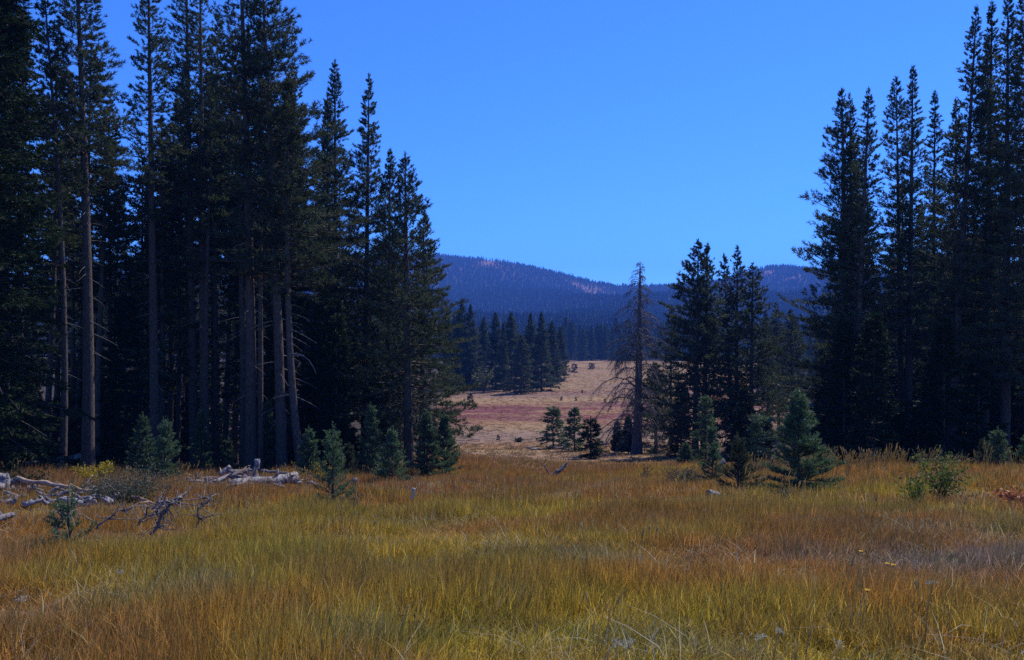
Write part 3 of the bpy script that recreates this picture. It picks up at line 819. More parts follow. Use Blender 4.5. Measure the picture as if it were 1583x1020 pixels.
# ------------------------------------------------------------------ shaded trees inside the stands: one of each kind, then copies
KINDS = []
for i, (H, R, st) in enumerate(((22, 2.2, .46), (20, 1.9, .50), (24, 2.3, .44), (18, 2.2, .30), (21, 1.8, .52), (17, 2.3, .24))):
    KINDS.append(pine(H, R, st, .28 + .02 * i, 700 + 7 * i, bend=(.2 * (-1) ** i, .1), spacing=.38, per=5, dens=6.5, k=14, nl=.2, nw=.055, dead=(st > .35), keep=.82, sides=8, split=False))
def place(x, y, bins, base):
    px = CX + FPX * x / y
    for lim, wh in bins:
        if px < lim: return base + ' ' + wh
LB = ((-10, 'beyond the left border fir'), (118, 'between edge fir and the thickest trunk'), (190, 'just right of the thickest far-left trunk'), (262, 'around the slender sparse pine'), (345, 'behind the close pair of trunks'), (425, 'behind the white log pile'),
      (490, 'behind the crooked leaning trunk'), (545, 'behind the left spire'), (600, 'behind the right spire'), (9999, 'behind the rounded end tree'))
RB = ((1330, 'behind the broad edge pine'), (1395, 'left of the tall middle pine'), (1455, 'behind the tall middle pine'), (1520, 'below the leaning spire'), (1584, 'below the dense right spire'), (9999, 'past the right border pine'))
def stand(label, group, spots, seed, bins=None):
    protos = {}
    rng = np.random.default_rng(seed)
    base = label
    for (x, y) in spots:
        if bins: label = place(x, y, bins, base + (', nearer row,' if y < 62 else ', far row,'))
        i = int(rng.integers(0, 6)); rz = rng.uniform(0, 6.28); s_ = rng.uniform(.82, 1.12)
        loc = (x, y, gzf(x, y))
        if i not in KP:
            KP[i] = plant_tree('pine_tree', label, 'pine tree', loc, KINDS[i], (M_BARK, M_PINE), group, rz)
        else:
            dup(KP[i], loc, rz, (s_, s_, s_ * rng.uniform(.92, 1.1)), label, group, (rng.normal() * .02, rng.normal() * .02))
KP = {}
def poisson(n, fx, y0, y1, mind, seed, ok):
    rng = np.random.default_rng(seed); out = []
    for _ in range(n * 60):
        y = y0 + (y1 - y0) * rng.random() ** .9
        a, b = fx(y); x = rng.uniform(a, b)
        if not ok(x, y): continue
        if all((x - p) ** 2 + (y - q) ** 2 > mind ** 2 for p, q in out): out.append((x, y))
        if len(out) >= n: break
    return out
KEY = [(o.location.x, o.location.y) for o in bpy.data.objects if o.type == 'EMPTY']
def skyline_ok(x, y):
    px = CX + FPX * x / y
    lim = np.interp(px, [0, 30, 45, 60, 75, 165, 178, 196, 205, 430, 470, 490, 530, 545, 585, 600, 640, 690, 1230, 1290, 1370, 1420, 1480, 1520, 1600], [-300, -300, 150, 150, -300, -300, 170, 200, -300, -300, 150, 230, 230, 290, 290, 330, 340, 430, 430, 250, 220, 200, 220, 100, -300])
    return EYE + y * (HOR - lim) / FPX > gzf(x, y) + 22.5
clear = lambda x, y: all((x - a) ** 2 + (y - b) ** 2 > 1.2 for a, b in KEY)
lspots = poisson(84, lambda y: (-.80 * y - 2, -.13 * y - .5), 42, 125, 2.4, 31, lambda x, y: clear(x, y) and skyline_ok(x, y))
lspots = [at(px, d)[:2] for px, d in ((165, 45), (262, 46), (273, 44), (336, 43), (348, 45), (361, 47), (418, 43), (68, 41), (405, 46), (36, 39), (150, 40), (250, 42), (330, 48), (110, 44), (215, 47), (232, 50), (295, 50), (376, 41), (425, 47), (84, 46), (322, 39.5))] + lspots
stand('shaded slender pine', 'pines inside the left stand', lspots, 41, LB)
lside = poisson(12, lambda y: (-.95 * y, -.70 * y), 30, 44, 3, 36, clear)
stand('pine at the far left margin beyond the edge fir', 'pines inside the left stand', lside, 46)
rspots = poisson(62, lambda y: (.40 * y + .5, .80 * y + 4), 44, 125, 2.6, 32, lambda x, y: clear(x, y) and skyline_ok(x, y))
stand('dark shaded pine', 'pines inside the right stand', rspots, 42, RB)

# young firs filling the feet of both stands
YK = [fir(H, R, .03, .09, 760 + i, spacing=.24, per=6, dens=11, k=13, nl=.16, nw=.05) for i, (H, R) in enumerate(((4.5, 1.15), (6.0, 1.4), (3.2, .95), (7.5, 1.6)))]
YP = {}
def understory(label, group, spots, seed, bins=None):
    rng = np.random.default_rng(seed)
    base = label
    for (x, y) in spots:
        if bins: label = place(x, y, bins, base + (', front row,' if y < 50 else ', rear row,'))
        i = int(rng.integers(0, 4)); rz = rng.uniform(0, 6.28); s_ = rng.uniform(.75, 1.2); loc = (x, y, gzf(x, y))
        if i not in YP: YP[i] = plant_tree('young_fir', label, 'fir tree', loc, YK[i], (M_BARK, M_FIR), group, rz)
        else: dup(YP[i], loc, rz, (s_, s_, s_), label, group)
lu = poisson(84, lambda y: (-.74 * y, -.15 * y), 38.5, 72, 1.7, 51, clear)
understory('dark young fir in shade', 'young firs under the left stand', lu, 61, LB)
ru = poisson(64, lambda y: (.385 * y, .74 * y), 33, 62, 1.7, 52, lambda x, y: clear(x, y) and y > 30 + .0 * x)
understory('dark young fir in shade', 'young firs under the right stand', ru, 62, RB)
cu = poisson(9, lambda y: (.20 * y, .325 * y), 54, 70, 1.6, 53, clear)
understory('dark young fir at the feet of the clump pines', 'young firs under the clump', cu, 63)

# single young firs that stand out
front_fir('tall dense dark-green young fir in front of the left spires', 520, 37, 490, 1.15, .02, .14, 801, dens=14)
front_fir('dense young fir just left of the tall dark-green one', 489, 40, 507, 1.1, .02, .14, 802, dens=14)
front_fir('slim young fir below the right spire at left', 577, 40.5, 560, .95, .02, .11, 803, dens=14)
front_fir('narrow young fir before the clump, pale-tipped', 1090, 50, 612, .95, .02, .1, 804, dens=9, mat=M_SAP)
front_fir('young fir with pale tips left of the bright big sapling', 1180, 33, 640, .85, .03, .09, 805, dens=7, mat=M_SAP, keep=.85)
front_fir('short fir on the valley slope nearest the dark shade', 913, depth(913, 704), 645, 1.25, .03, .12, 806, nw=.055, nl=.17, dens=9, group='small conifers on the valley slope')
# ------------------------------------------------------------------ saplings
sapling('bushy sapling pair member left of the sage shrub', 222, 730, 645, .62, 811, M_SAP and None)
sapling('sapling right of the sage shrub, in front of its twin', 256, 742, 655, .55, 812)
sapling('thin sapling before the pair of trunks', 312, 728, 640, .6, 813, d=34)
sapling('sapling half hidden beside the very thin trunk', 414, 705, 622, .6, 814, d=37.5)
sapling('round sapling just right of the white logs', 478, 735, 668, .62, 815)
sapling('lone open sapling with bare lower stem in the grass', 515, 776, 668, .40, 816, spacing=.15, dens=6)
sapling('small dark sapling in the grass between crooked trunk and tall fir', 540, 735, 690, .45, 841, mat=M_PINE)
sapling('low sapling left of the end pine trunk', 607, 740, 668, .6, 842)
sapling('sapling in front of the forked stub and thick pines', 352, 728, 682, .45, 843, d=31.5, mat=M_PINE)
sapling('grey-green sapling beneath the end pine at left', 574, 736, 628, .85, 817, d=33)
sapling('left sapling of the round thicket at left stand end', 660, 737, 640, .95, 818, d=33.5)
sapling('right sapling of the round thicket at left stand end', 687, 735, 645, .85, 819, d=34.5)
sapling('scraggly half dead little sapling in the left grass', 108, 838, 768, .22, 820, spacing=.16, keep=.55)
front_fir('leftmost rounded conifer of three on the valley slope', 855, depth(855, 690), 630, 1.55, .05, .12, 821, nw=.055, nl=.17, dens=9, power=.6, group='small conifers on the valley slope', mat=M_SAP)
front_fir('pointed conifer, middle one of three on the valley slope', 888, depth(888, 694), 631, 1.25, .07, .12, 822, nw=.055, nl=.17, dens=9, power=.75, group='small conifers on the valley slope', mat=M_SAP)
sapling('tiny conifer beside the snag foot, left one', 954, 696, 655, .6, 823, nl=.2, nw=.06, group='small conifers on the valley slope', mat=M_PINE)
sapling('tiny conifer against the snag trunk foot', 971, 697, 648, .9, 824, nl=.2, nw=.06, group='small conifers on the valley slope', mat=M_PINE)
sapling('bright blue-green big sapling before the right stand', 1234, 752, 612, 1.0, 825, e_top=42, e_bot=-6, spacing=.17, dens=26, per=8, nl=.075)
sapling('dark small pine left of the fir by big sapling', 1141, 752, 680, .6, 826, mat=M_PINE)
sapling('open pale sapling on the slope before the clump', 1101, 735, 662, .45, 827, keep=.7)
sapling('pale sapling top behind the grey bush in mid slope', 1060, 724, 688, .5, 828, d=44)
sapling('sapling at right before the darkest trees', 1542, 716, 668, .42, 829, d=24)
sapling('sapling cut by the right border of the view', 1590, 718, 676, .42, 830, d=23.5)
sapling('little dark sapling left of the right-edge one', 1521, 716, 686, .25, 831, d=24.5, mat=M_PINE)

# ------------------------------------------------------------------ trees across the valley
FK = []
for i, (H, R, st, p_) in enumerate(((19, 3.9, .03, .62), (18, 3.2, .05, .55), (20, 3.5, .03, .75), (15, 3.6, .03, .5))):
    FK.append(pine(H, R, st, .45, 850 + i, spacing=.58, per=6, dens=4.2, k=9, nl=.42, nw=.15, sl=.5, keep=.9, power=p_, minc=3, sides=6, sf=.9, e_bot=-16))
FP = {}
def far_tree(px, d, tpy, kind, label, group, wide=1.0, rz=None):
    x, y, z = at(px, d); H = EYE + d * (HOR - tpy) / FPX - z; s_ = H / (19, 18, 20, 15)[kind]
    rz = rz if rz is not None else (px * 1.7) % 6.28
    if kind not in FP:
        o = plant_tree('conifer', label, 'conifer', (x, y, z), FK[kind], (M_BARK, M_PINE), group, rz); FP[kind] = o
        o.scale = (s_ * wide, s_ * wide, s_)
    else: o = dup(FP[kind], (x, y, z), rz, (s_ * wide, s_ * wide, s_), label, group)
    return o
GF = 'conifers of the grove across the valley'
for px, d, tp, kd, lb, wd in (
    (714, 188, 470, 0, 'left twin spire of the grove across the valley', 1.0), (727, 189, 472, 2, 'right twin spire of the grove across the valley', 1.0),
    (748, 205, 492, 1, 'pale grove tree behind the olive willow', .9), (766, 196, 484, 1, 'slim grove tree right of the olive willow', .85),
    (778, 182, 500, 2, 'dark narrow grove tree left of the grove centre', .8), (790, 192, 485, 1, 'tall soft-topped tree at the grove centre', 1.0),
    (806, 173, 519, 3, 'short dark tree standing foremost in the grove', 1.0), (820, 196, 485, 0, 'tall dark-topped tree right of the grove centre', .8),
    (837, 184, 484, 2, 'pale-trunked pine at the right of the grove', 1.1), (853, 205, 498, 1, 'rounded tree near the right end of the grove', 1.0), (866, 228, 506, 0, 'last tree at the right end of the grove', .9),
    (692, 190, 480, 2, 'grove tree half hidden by the left stand', 1.0), (702, 200, 490, 1, 'dim grove tree just left of the twin spires', 1.0)):
    far_tree(px, d, tp, kd, lb, GF, wd)
rng = np.random.default_rng(71)
for i in range(100):
    px = 640 + (1290 - 640) * (i + rng.random() * .8) / 100; d = rng.uniform(455, 520)
    far_tree(px, d, rng.uniform(490, 516), int(rng.integers(0, 4)), 'dark conifer in the far meadow tree line, ' + ('behind the left stand' if px < 700 else 'behind the grove' if px < 860 else 'between grove and snag' if px < 970 else 'between snag and clump' if px < 1050 else 'behind the clump' if px < 1180 else 'in the right gap'), 'conifers at the far meadow end', rng.uniform(.8, 1.15))
for i in range(16):
    px = rng.uniform(1180, 1300); d = rng.uniform(130, 260)
    far_tree(px, d, rng.uniform(480, 520), int(rng.integers(0, 4)), 'distant conifer through the gap beside right stand, ' + ('nearer' if d < 195 else 'farther') + (' toward the clump' if px < 1220 else ' in the gap middle' if px < 1260 else ' toward the broad pine'), 'conifers beyond the right gap')
SK = fir(1.6, .6, .03, .05, 880, spacing=.2, per=5, dens=8, k=7, nl=.2, nw=.1)
sp = None
for px, py, hp, wh in ((727, 620, 14, 'before the olive willow'), (888, 575, 14, 'tallest by the far meadow end'), (913, 570, 10, 'left of the far close pair'), (917, 569, 8, 'right of the far close pair'), (868, 578, 6, 'left of the tallest far one'), (687, 600, 5, 'by the left stand edge'),
    (770, 677, 8, 'right of the creek stones'), (730, 663, 6, 'above the creek at left'), (868, 617, 6, 'left in the row over the maroon band'), (890, 618, 6, 'right in the row over the maroon band'), (935, 621, 7, 'left of the snag'), (900, 606, 5, 'midway to the far end'), (715, 672, 6, 'leftmost by the creek')):
    d = depth(px, py, 60, 460); x, y, z = at(px, d); s_ = hp * d / FPX / 1.6
    lb = 'tiny dark seedling on the valley meadow, ' + wh
    if sp is None:
        sp = plant_tree('conifer_seedling', lb, 'seedling', (x, y, z), SK, (M_BARK, M_FIR), 'seedlings dotting the valley meadow'); sp.scale = (s_,) * 3
    else: dup(sp, (x, y, z), px, (s_, s_, s_), lb)

#@@DETAILS
# ------------------------------------------------------------------ shrubs
def shrub(name, label, px, py, tpy, R, mat, seed, n=700, leaf=.05, d=None, nst=14, stem=None, flatn=1.0, group=None, spread=1.0):
    d = d or depth(px, py); H = top_h(px, d, tpy); rng = np.random.default_rng(seed)
    t = thing(name, label, 'shrub', at(px, d), group)
    a = rng.random(nst) * 6.28; r = R * (.25 + .75 * rng.random(nst)); hh = H * (.55 + .45 * rng.random(nst)) * (1.05 - .35 * (r / R) ** 2)
    s = np.linspace(0, 1, 6)
    P = np.stack([np.cos(a)[:, None] * r[:, None] * s ** 1.1 * .9, np.sin(a)[:, None] * r[:, None] * s ** 1.1 * .9, hh[:, None] * s ** .8 - .05], -1)
    P += rng.normal(size=P.shape) * .03 * H * s[None, :, None]
    g = Geo(); tubes_batch(g, P, np.ones((nst, 1)) * np.array([.014, .012, .010, .008, .006, .003]) * max(.7, d / 25), 3, 0)
    tag(g.obj('stems', [stem or M_BARK], t), kind='stuff')
    i = rng.integers(0, nst, n); f = rng.uniform(1.2, 5, n); i0 = np.minimum(f.astype(int), 4); fr = (f - i0)[:, None]
    C = P[i, i0] * (1 - fr) + P[i, i0 + 1] * fr + rng.normal(size=(n, 3)) * .11 * R * np.array([1, 1, .7])
    C[:, 2] = np.maximum(C[:, 2], .02)
    D = nrm(rng.normal(size=(n, 3)) + np.array([0, 0, .5])); sd = nrm(np.cross(D, rng.normal(size=(n, 3))))
    L = leaf * rng.uniform(.6, 1.3, n)[:, None]; W = L * .5
    V = np.stack([C, C + D * L * .5 + sd * W * .5, C + D * L, C + D * L * .5 - sd * W * .5], 1).reshape(-1, 3)
    b = (np.arange(n) * 4)[:, None]
    F = np.concatenate([b + [0, 1, 2], b + [0, 2, 3]])
    g = Geo(); g.add(V, F, 0, np.c_[np.repeat(rng.random(n), 4), np.full(4 * n, .5)])
    tag(g.obj('leaves', [mat], t, False), kind='stuff')
    return t

shrub('leafy_shrub', 'leafy green shrub standing in the grass at right', 1450, 764, 688, .70, M_SHRUB, 901, 1300, .065, nst=16)
shrub('leafy_shrub', 'low yellowish shrub leaning against the leafy green one', 1413, 772, 716, .55, M_SHRUB, 902, 700, .06, nst=12)
shrub('yellow_shrub', 'bright yellow autumn shrub by the white logs at left', 148, 744, 700, .62, M_YEL, 903, 1500, .07)
shrub('yellow_shrub', 'small yellow shrub behind the lone open sapling', 497, 742, 704, .42, M_YEL, 904, 500, .07)
shrub('sage_shrub', 'wide low grey-green sage shrub behind the long thin log', 190, 768, 719, 1.3, M_SAGE, 905, 6000, .042, nst=30)
shrub('sage_shrub', 'low green bush at the foot of the edge fir', 28, 752, 722, .9, M_FIR, 906, 1500, .07, nst=20)
shrub('olive_bush', 'pale olive bush at the right of the round thicket', 703, 716, 684, .85, M_OLIVE, 907, 900, .09, nst=18)
shrub('sage_shrub', 'grey bush on the mid slope before the clump', 1053, 748, 712, .85, M_SAGE, 908, 3200, .045, nst=22)
shrub('sage_shrub', 'small pale weed bush left of the grey mid-slope bush', 1000, 738, 716, .35, M_SAGE, 909, 300, .07, nst=10)
shrub('sage_shrub', 'little grey shrub at the foot of big sapling', 1213, 768, 742, .38, M_SAGE, 910, 420, .05, nst=12)
shrub('willow', 'round olive willow bush in front of the far grove', 748, 590, 566, 3.0, M_OLIVE, 911, 700, .55, d=176, nst=16)
shrub('willow', 'low olive willow at the right end of far grove', 862, 569, 556, 3.2, M_OLIVE, 912, 400, .6, d=222, nst=14)
shrub('willow', 'dark low bush at the left foot of far grove', 706, 590, 574, 2.0, M_FIR, 913, 400, .5, d=180, nst=12)
shrub('willow', 'yellow-green willow glimpsed behind the snag', 1012, 590, 570, 2.6, M_OLIVE, 914, 400, .5, d=150, nst=12)
shrub('sage_shrub', 'small dark shrub on the valley slope left of logs', 802, 692, 676, .75, M_FIR, 915, 260, .2, d=88, nst=8)
shrub('red_brush', 'rusty red dead pine bough pile at right border', 1578, 770, 752, .55, M_REDB, 916, 900, .10, nst=14)
shrub('sage_shrub', 'weedy grey tuft by the lone open sapling stem', 538, 778, 758, .35, M_SAGE, 917, 350, .05, nst=14)

# ------------------------------------------------------------------ logs and dead wood
def wpt(px, d, h): x, y, z = at(px, d); return np.array([x, y, z + h])
def wpp(px, d, py): return np.array([(px - CX) / FPX * d, d, EYE + (HOR - py) / FPX * d])
def log(name, label, p0, p1, r0, r1, mat, seed, cat='log', stubs=0, sag=0, group=None, sides=10, jag=.12, segs=9):
    rng = np.random.default_rng(seed)
    p0 = np.asarray(p0, float); p1 = np.asarray(p1, float)
    t = thing(name, label, cat, tuple(p0), group)
    L = np.linalg.norm(p1 - p0); s = np.linspace(0, 1, segs)
    P = (p1 - p0) * s[:, None]
    P[1:-1] += rng.normal(size=(segs - 2, 3)) * .02 * min(L, 2) * np.array([1, 1, .6]); P[:, 2] += sag * np.sin(np.pi * s)
    r = (r0 + (r1 - r0) * s) * (.62 if cat in ('log', 'stump') else .8); r = r * (1 + .05 * rng.normal(size=segs))
    g = Geo(); tube(g, P, r, sides, 0, True, .04 if jag < .13 else .2, rng)
    # splintered ends
    ax = nrm(p1 - p0)
    for e, rr, sg in ((P[0], r[0], -1), (P[-1], r[-1], 1)):
        for _ in range(3):
            o_ = rng.normal(size=3) * rr * .5; o_ -= ax * (o_ @ ax)
            tube(g, [e + o_ - ax * sg * .05, e + o_ + ax * sg * rr * rng.uniform(.1, .7)], [rr * .42, rr * .08], 4, 0, False)
    g.obj('log_wood' if cat == 'log' else 'wood', [mat], t)
    for i in range(stubs):
        k = rng.uniform(.12, .9); c = (p1 - p0) * k; c[2] += sag * math.sin(math.pi * k)
        d_ = rng.normal(size=3); d_ -= ax * (d_ @ ax); d_ = nrm(d_); d_[2] = abs(d_[2]); l = rng.uniform(.15, .45) * (1 + r0)
        gs = Geo(); q = c + np.outer(np.linspace(0, 1, 4), d_ * l); tube(gs, q, np.array([.30, .22, .16, .06]) * max(r0, r1) + .004, 5, 0, True)
        gs.obj('branch_stub', [mat], t)
    return t

# log pile at the foot of the thick pines
dl = depth(400, 752)
log('fallen_log', 'long bleached log pointing right, biggest of the pile', wpt(352, dl, .22), wpt(459, dl + 1.6, .36), .17, .23, M_LOG, 921, stubs=3)
log('fallen_log', 'low bleached log along the front of the pile', wpt(298, dl - .5, .10), wpt(392, dl - .2, .22), .10, .16, M_LOG, 922, stubs=3)
log('fallen_log', 'slanting grey log propped at the left of the pile', wpt(336, dl + .3, .25), wpt(384, dl + 1.5, .55), .08, .13, M_LOG, 923, stubs=2)
log('broken_stump', 'upright split white stump in the middle of the pile', wpt(391, dl + .8, .05), wpt(399, dl + .9, .85), .15, .11, M_LOG, 924, cat='stump')
log('broken_stump', 'stubby pale root block leaning in the pile', wpt(354, dl + 1.0, .15), wpt(373, dl + 1.4, .40), .17, .11, M_LOG, 925, cat='stump', stubs=3)
log('fallen_log', 'splintered plank of wood lying across the pile centre', wpt(372, dl - .1, .28), wpt(392, dl + .9, .42), .09, .05, M_LOG, 9241, stubs=2)
log('fallen_log', 'small upright splinter left of the split white stump', wpt(383, dl + .6, .15), wpt(386, dl + .7, .62), .07, .04, M_LOG, 9242)
log('fallen_log', 'thin grey pole lying behind the pile', wpt(404, dl + 2.4, .45), wpt(456, dl + 2.2, .40), .07, .05, M_DEAD, 926)
log('broken_stump', 'forked white stub rising left above the log pile', wpt(340, dl + 3.2, .35), wpt(356, dl + 3.4, .60), .12, .09, M_LOG, 927, cat='stump', stubs=2)
log('fallen_log', 'short thick log lying behind the forked stub', wpt(352, dl + 4.2, .45), wpt(386, dl + 4.8, .40), .14, .10, M_DARKLOG, 928)
log('fallen_log', 'dim pink-grey log left of the pile in shade', wpt(290, dl + 2.2, .2), wpt(338, dl + 2.6, .25), .11, .09, M_DEAD, 929, stubs=2)
log('fallen_log', 'short grey log half sunk in grass below the pile', wpt(402, dl - 1.2, .12), wpt(424, dl - .8, .14), .13, .11, M_DEAD, 930)
# left logs
dk = depth(100, 752)
log('fallen_log', 'long thin tan log stretching right from the edge fir', wpt(28, dk - .2, .42), wpt(262, dk - 2.6, .12), .085, .045, M_TAN, 931, stubs=4, segs=16, sides=8)
log('fallen_log', 'fat white log beneath the leaning thin trunk', wpp(62, 28.6, 713), wpp(97, 28.8, 712), .17, .20, M_LOG, 932)
log('fallen_log', 'dark log with a bright broken face by thickest trunk', wpp(100, 29.2, 712), wpp(123, 29.8, 705), .17, .18, M_DARKLOG, 933, stubs=1)
log('fallen_log', 'dark fallen log behind the fat white one', wpp(26, 30, 716), wpp(70, 29.6, 717), .19, .17, M_DARKLOG, 934)
log('broken_stump', 'bleached splintered stump cut by the left border', wpt(2, dk - .8, .0), wpt(6, dk - .8, .55), .34, .2, M_LOG, 935, cat='stump', stubs=3)
log('fallen_log', 'dark broken log lying beside the bleached left stump', wpt(10, dk - .3, .35), wpt(48, dk - .1, .30), .14, .12, M_DARKLOG, 936)
rng = np.random.default_rng(937)
c = wpp(98, 28.6, 732)
t = thing('root_tangle', 'dark tangle of upturned roots and broken limbs left', 'roots', tuple(c - [0, 0, .35]))
for i in range(16):
    g = Geo(); d_ = nrm(rng.normal(size=3) * [1, .6, .7]); l = rng.uniform(.35, .75); o_ = rng.normal(size=3) * [.3, .2, .12] + [0, 0, .35]
    q = o_ + np.outer(np.linspace(-.5, .5, 5), d_ * l) + np.outer(np.sin(np.linspace(0, 3.1, 5)), rng.normal(size=3) * .12)
    tube(g, q, np.linspace(.055, .018, 5) * rng.uniform(.6, 1.2), 5, 0, True)
    g.obj('root', [M_LOG if i % 3 == 0 else M_DARKLOG], t)
# small bleached fragments
def fragments(label, group, spots, seed, lo=.12, hi=.5, mat=None):
    rng = np.random.default_rng(seed)
    for px, py in spots:
        d = depth(px, py); a = rng.uniform(-.5, .5) + (math.pi if rng.random() < .5 else 0); l = rng.uniform(lo, hi); x, y, z = at(px, d)
        log('wood_fragment', label, (x - .5 * l * math.cos(a), y - .5 * l * math.sin(a), z + .17), (x + .5 * l * math.cos(a), y + .5 * l * math.sin(a), z + .20 + rng.uniform(0, .12)), rng.uniform(.035, .075) * (1 + .5 * (hi > 1)), rng.uniform(.012, .05), mat or M_LOG, int(rng.integers(1e6)), cat='wood', group=group, sides=6, segs=5, jag=.16)
fragments('bleached wood fragment lying below the long thin tan log', 'bleached fragments by the left logs', [(rng.uniform(5, 180), rng.uniform(748, 779)) for _ in range(85)] + [(124, 760), (118, 762), (34, 757), (44, 776)], 941, .08, .36)
fragments('pale broken piece scattered round the white log pile', 'broken pieces round the log pile', [(rng.uniform(285, 335), rng.uniform(733, 748)) for _ in range(18)] + [(rng.uniform(410, 505), rng.uniform(736, 752)) for _ in range(18)] + [(rng.uniform(300, 400), rng.uniform(738, 756)) for _ in range(22)], 942)
fragments('bleached piece in the wood heap on the valley slope', 'bleached wood heap in the valley', [(rng.uniform(818, 832), rng.uniform(690, 696)) for _ in range(4)] + [(rng.uniform(848, 884), rng.uniform(685, 695)) for _ in range(18)], 943, .5, 1.5)
fragments('pale stone or stick along the dry creek in valley', 'pale bits along the creek', [(rng.uniform(690, 770), rng.uniform(676, 688)) for _ in range(12)], 944, .3, .9)
fragments('pale bit of wood showing under the clump saplings', 'pale bits under the clump', [(1162, 738), (1176, 740), (1150, 728), (1192, 722), (1130, 735)], 945, .2, .5)
log('fallen_log', 'far pale log lying across the meadow left of snag', wpt(926, 80, .25), wpt(942, 79.5, .3), .16, .14, M_LOG, 951)
dq = depth(865, 731)
log('bent_branch', 'bent white branch curving out of the mid slope grass', wpt(841, dq, .62), wpt(862, dq, .35), .035, .07, M_LOG, 952, cat='branch', sag=-.35)
log('fallen_log', 'dark broken log end with a white tip, mid slope', wpt(858, dq, .15), wpt(874, dq + .4, .55), .16, .12, M_DARKLOG, 953, stubs=2)
log('wood_chunk', 'white wood chunk on the grass crest right of centre', wpt(1095, depth(1098, 762), .18), wpt(1110, depth(1098, 762) + .2, .14), .12, .09, M_LOG, 954, cat='wood')
log('wood_chunk', 'dark round chunk on the slope under pale sapling', wpt(1112, 36, .15), wpt(1119, 36.2, .5), .18, .14, M_DARKLOG, 955, cat='wood')
log('broken_stump', 'small dark cut stump right of the lone sapling', wpt(548, depth(548, 752), 0), wpt(548, depth(548, 752), .42), .12, .12, M_DARKLOG, 956, cat='stump')
log('wood_chip', 'single bright white chip standing in the golden grass', wpt(637, depth(637, 778), .28), wpt(640, depth(637, 778), .50), .035, .045, M_FLUFF, 957, cat='wood')
log('fallen_log', 'grey log end poking in low at the left border', wpt(-10, 11.3, .22), wpt(22, 11.6, .26), .09, .06, M_DEAD, 958, stubs=1)
log('leaning_log', 'short pale dead limb slanting against the dark left stand', wpt(88, 36, 5.55), wpt(120, 36, 6.55), .05, .09, M_LOG, 959, cat='log')
dz = 34.0
t = thing('arching_branch', 'thin pale dead branch arching over by the crooked trunk', 'branch', at(465, dz))
g = Geo(); base = np.array(at(465, dz)); pts = [np.array([(px - CX) / FPX * dz, dz - .3, EYE + (HOR - py) / FPX * dz]) - base for px, py in ((452, 547), (462, 546.5), (471, 549), (480, 556), (487, 566), (492, 578))]
tube(g, pts, np.array([.03, .028, .026, .022, .016, .008]), 5, 0); g.obj('limb', [M_LOG], t)

# dead fallen branches in the foreground grass
def dead_branch(label, px0, h0, px1, h1, d, r, seed, ntw=14, dd=.2):
    rng = np.random.default_rng(seed); p0, p1 = wpt(px0, d, h0), wpt(px1, d + dd, h1)
    t = thing('dead_branch', label, 'branch', tuple(p0), 'dead branches in the left grass')
    s = np.linspace(0, 1, 8); P = np.outer(s, p1 - p0) + rng.normal(size=(8, 3)) * .02; P[:, 2] += .10 * np.sin(3.1 * s)
    g = Geo(); tube(g, P, np.linspace(r, r * .45, 8), 6, 0, True, .08, rng); g.obj('stem', [M_DEAD], t)
    for i in range(ntw):
        k = rng.uniform(.15, 1); c_ = P[int(k * 7)]; d_ = nrm(rng.normal(size=3) * [1, .8, .8] + [.3, 0, .25]); l = rng.uniform(.08, .26)
        q = c_ + np.outer(np.linspace(0, 1, 5), d_ * l) + np.outer(np.linspace(0, 1, 5) ** 2, rng.normal(size=3) * .12)
        g = Geo(); tube(g, q, np.linspace(.010, .003, 5) * rng.uniform(.7, 1.4), 4, 0, True); g.obj('twig', [M_DEAD if rng.random() < .8 else M_LOG], t)
db = depth(265, 822)
dead_branch('rough grey dead branch rising to the right, largest in the tangle', 236, .18, 289, .70, db, .024, 961, 44)
dead_branch('short grey dead branch with a white end, left in the tangle', 212, .2, 256, .55, db + .3, .018, 962, 12)
dead_branch('curved pale dead branch low in the tangle', 232, .40, 276, .55, db - .2, .017, 963, 24)
dead_branch('small dead sprig at the right of the tangle', 303, .20, 318, .62, db + .4, .012, 964, 24)
dead_branch('thin dead twigs left of the branch tangle', 148, .18, 200, .42, db - .1, .016, 965, 12)
dead_branch('dark dead twig leaning by the scraggly sapling', 84, .15, 108, .50, depth(105, 838) + .2, .018, 966, 14)

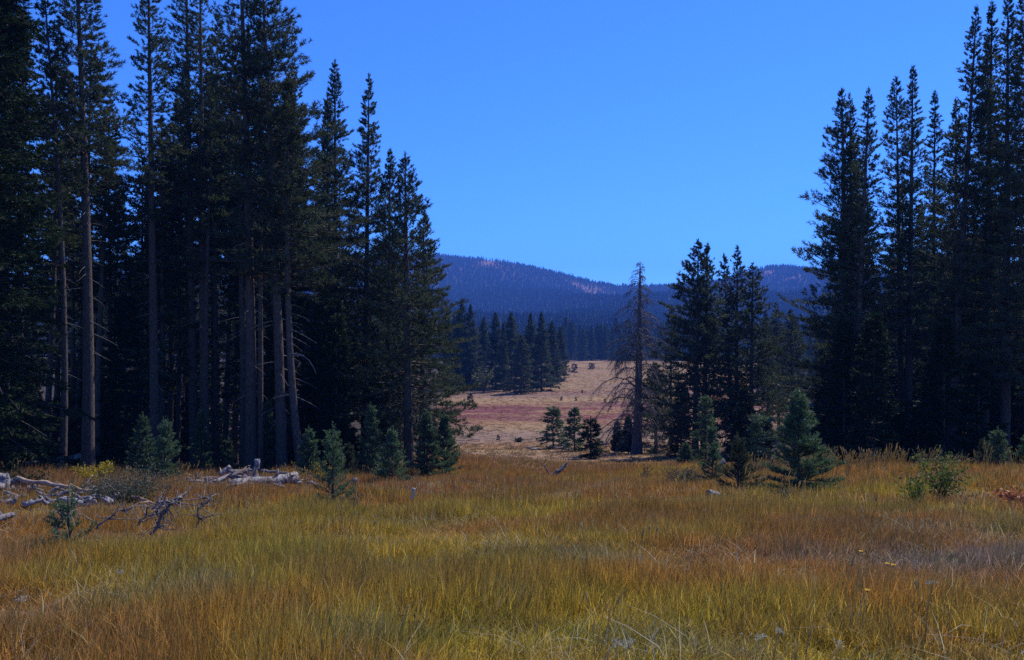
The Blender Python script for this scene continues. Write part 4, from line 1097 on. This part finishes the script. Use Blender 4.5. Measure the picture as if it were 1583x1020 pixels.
# ------------------------------------------------------------------ single flowers and bent stalks
def flower(label, px, py, hgt, yellow, seed):
    d = max(3.2, depth(px, py + hgt / 8 * FPX * .8)); rng = np.random.default_rng(seed)
    x, y, z = at(px, d); zt = EYE + (HOR - py) / FPX * d
    h = max(.25, min(.75, zt - z))
    t = thing('yellow_flower' if yellow else 'dried_flower', label, 'flower', (x, y, z), 'yellow flowers at right' if yellow else 'dried white flower heads')
    g = Geo(); s = np.linspace(0, 1, 5); q = np.stack([.05 * s ** 2, 0 * s, h * s], -1); tube(g, q, .004, 4, 0, True); g.obj('stem', [M_STRAW], t)
    g = Geo(); n_ = 12
    if yellow:
        a = np.arange(n_) * 6.283 / n_; D = nrm(np.stack([np.cos(a), np.sin(a), np.full(n_, .75)], -1)); sd = np.stack([-np.sin(a), np.cos(a), 0 * a], -1)
        c_ = q[-1] + 0 * D; l = .026
        V = np.stack([c_, c_ + D * l * .6 + sd * .008, c_ + D * l, c_ + D * l * .6 - sd * .008], 1).reshape(-1, 3); b = (np.arange(n_) * 4)[:, None]
        g.add(V, np.concatenate([b + [0, 1, 2], b + [0, 2, 3]])); g.obj('petals', [M_PETAL], t)
        g = Geo(); tube(g, [q[-1] - [0, 0, .004], q[-1] + [0, 0, .005], q[-1] + [0, 0, .012]], [.006, .008, .003], 8, 0, True); g.obj('flower_centre', [M_DARKLOG], t)
    else:
        hd = q[-1] + rng.normal(size=(12, 3)) * [.016, .016, .008]
        needles(g, hd, nrm(rng.normal(size=(12, 3)) + [0, 0, 1]), .012, 8, .014, .006, rng, 0, 1.0); g.obj('flower_head', [M_FLUFF], t)
for i, (px, py, lb) in enumerate(((1321, 853, 'yellow flower standing highest of those at right'), (1361, 872, 'larger yellow flower beside a dark seed head'), (1329, 913, 'yellow flower lowest of those at right'), (1370, 874, 'small orange flower right of the larger yellow one'))):
    flower(lb, px, py, .5, True, 970 + i)
for i, (px, py, lb) in enumerate(((1190, 974, 'round fluffy white flower head low right of centre'), (1160, 984, 'ragged white flower head left of the round fluffy one'), (958, 993, 'pale flower head near bottom centre, left of a pair'), (942, 992, 'pale flower head near bottom centre, leftmost'), (1282, 996, 'grey-white flower head at lower right'), (1428, 900, 'whitish flower head in the bleached grass patch'), (175, 884, 'lone white flower head in the left grass'), (24, 925, 'small white flower head near the left border'))):
    flower(lb, px, py, .5, False, 980 + i)
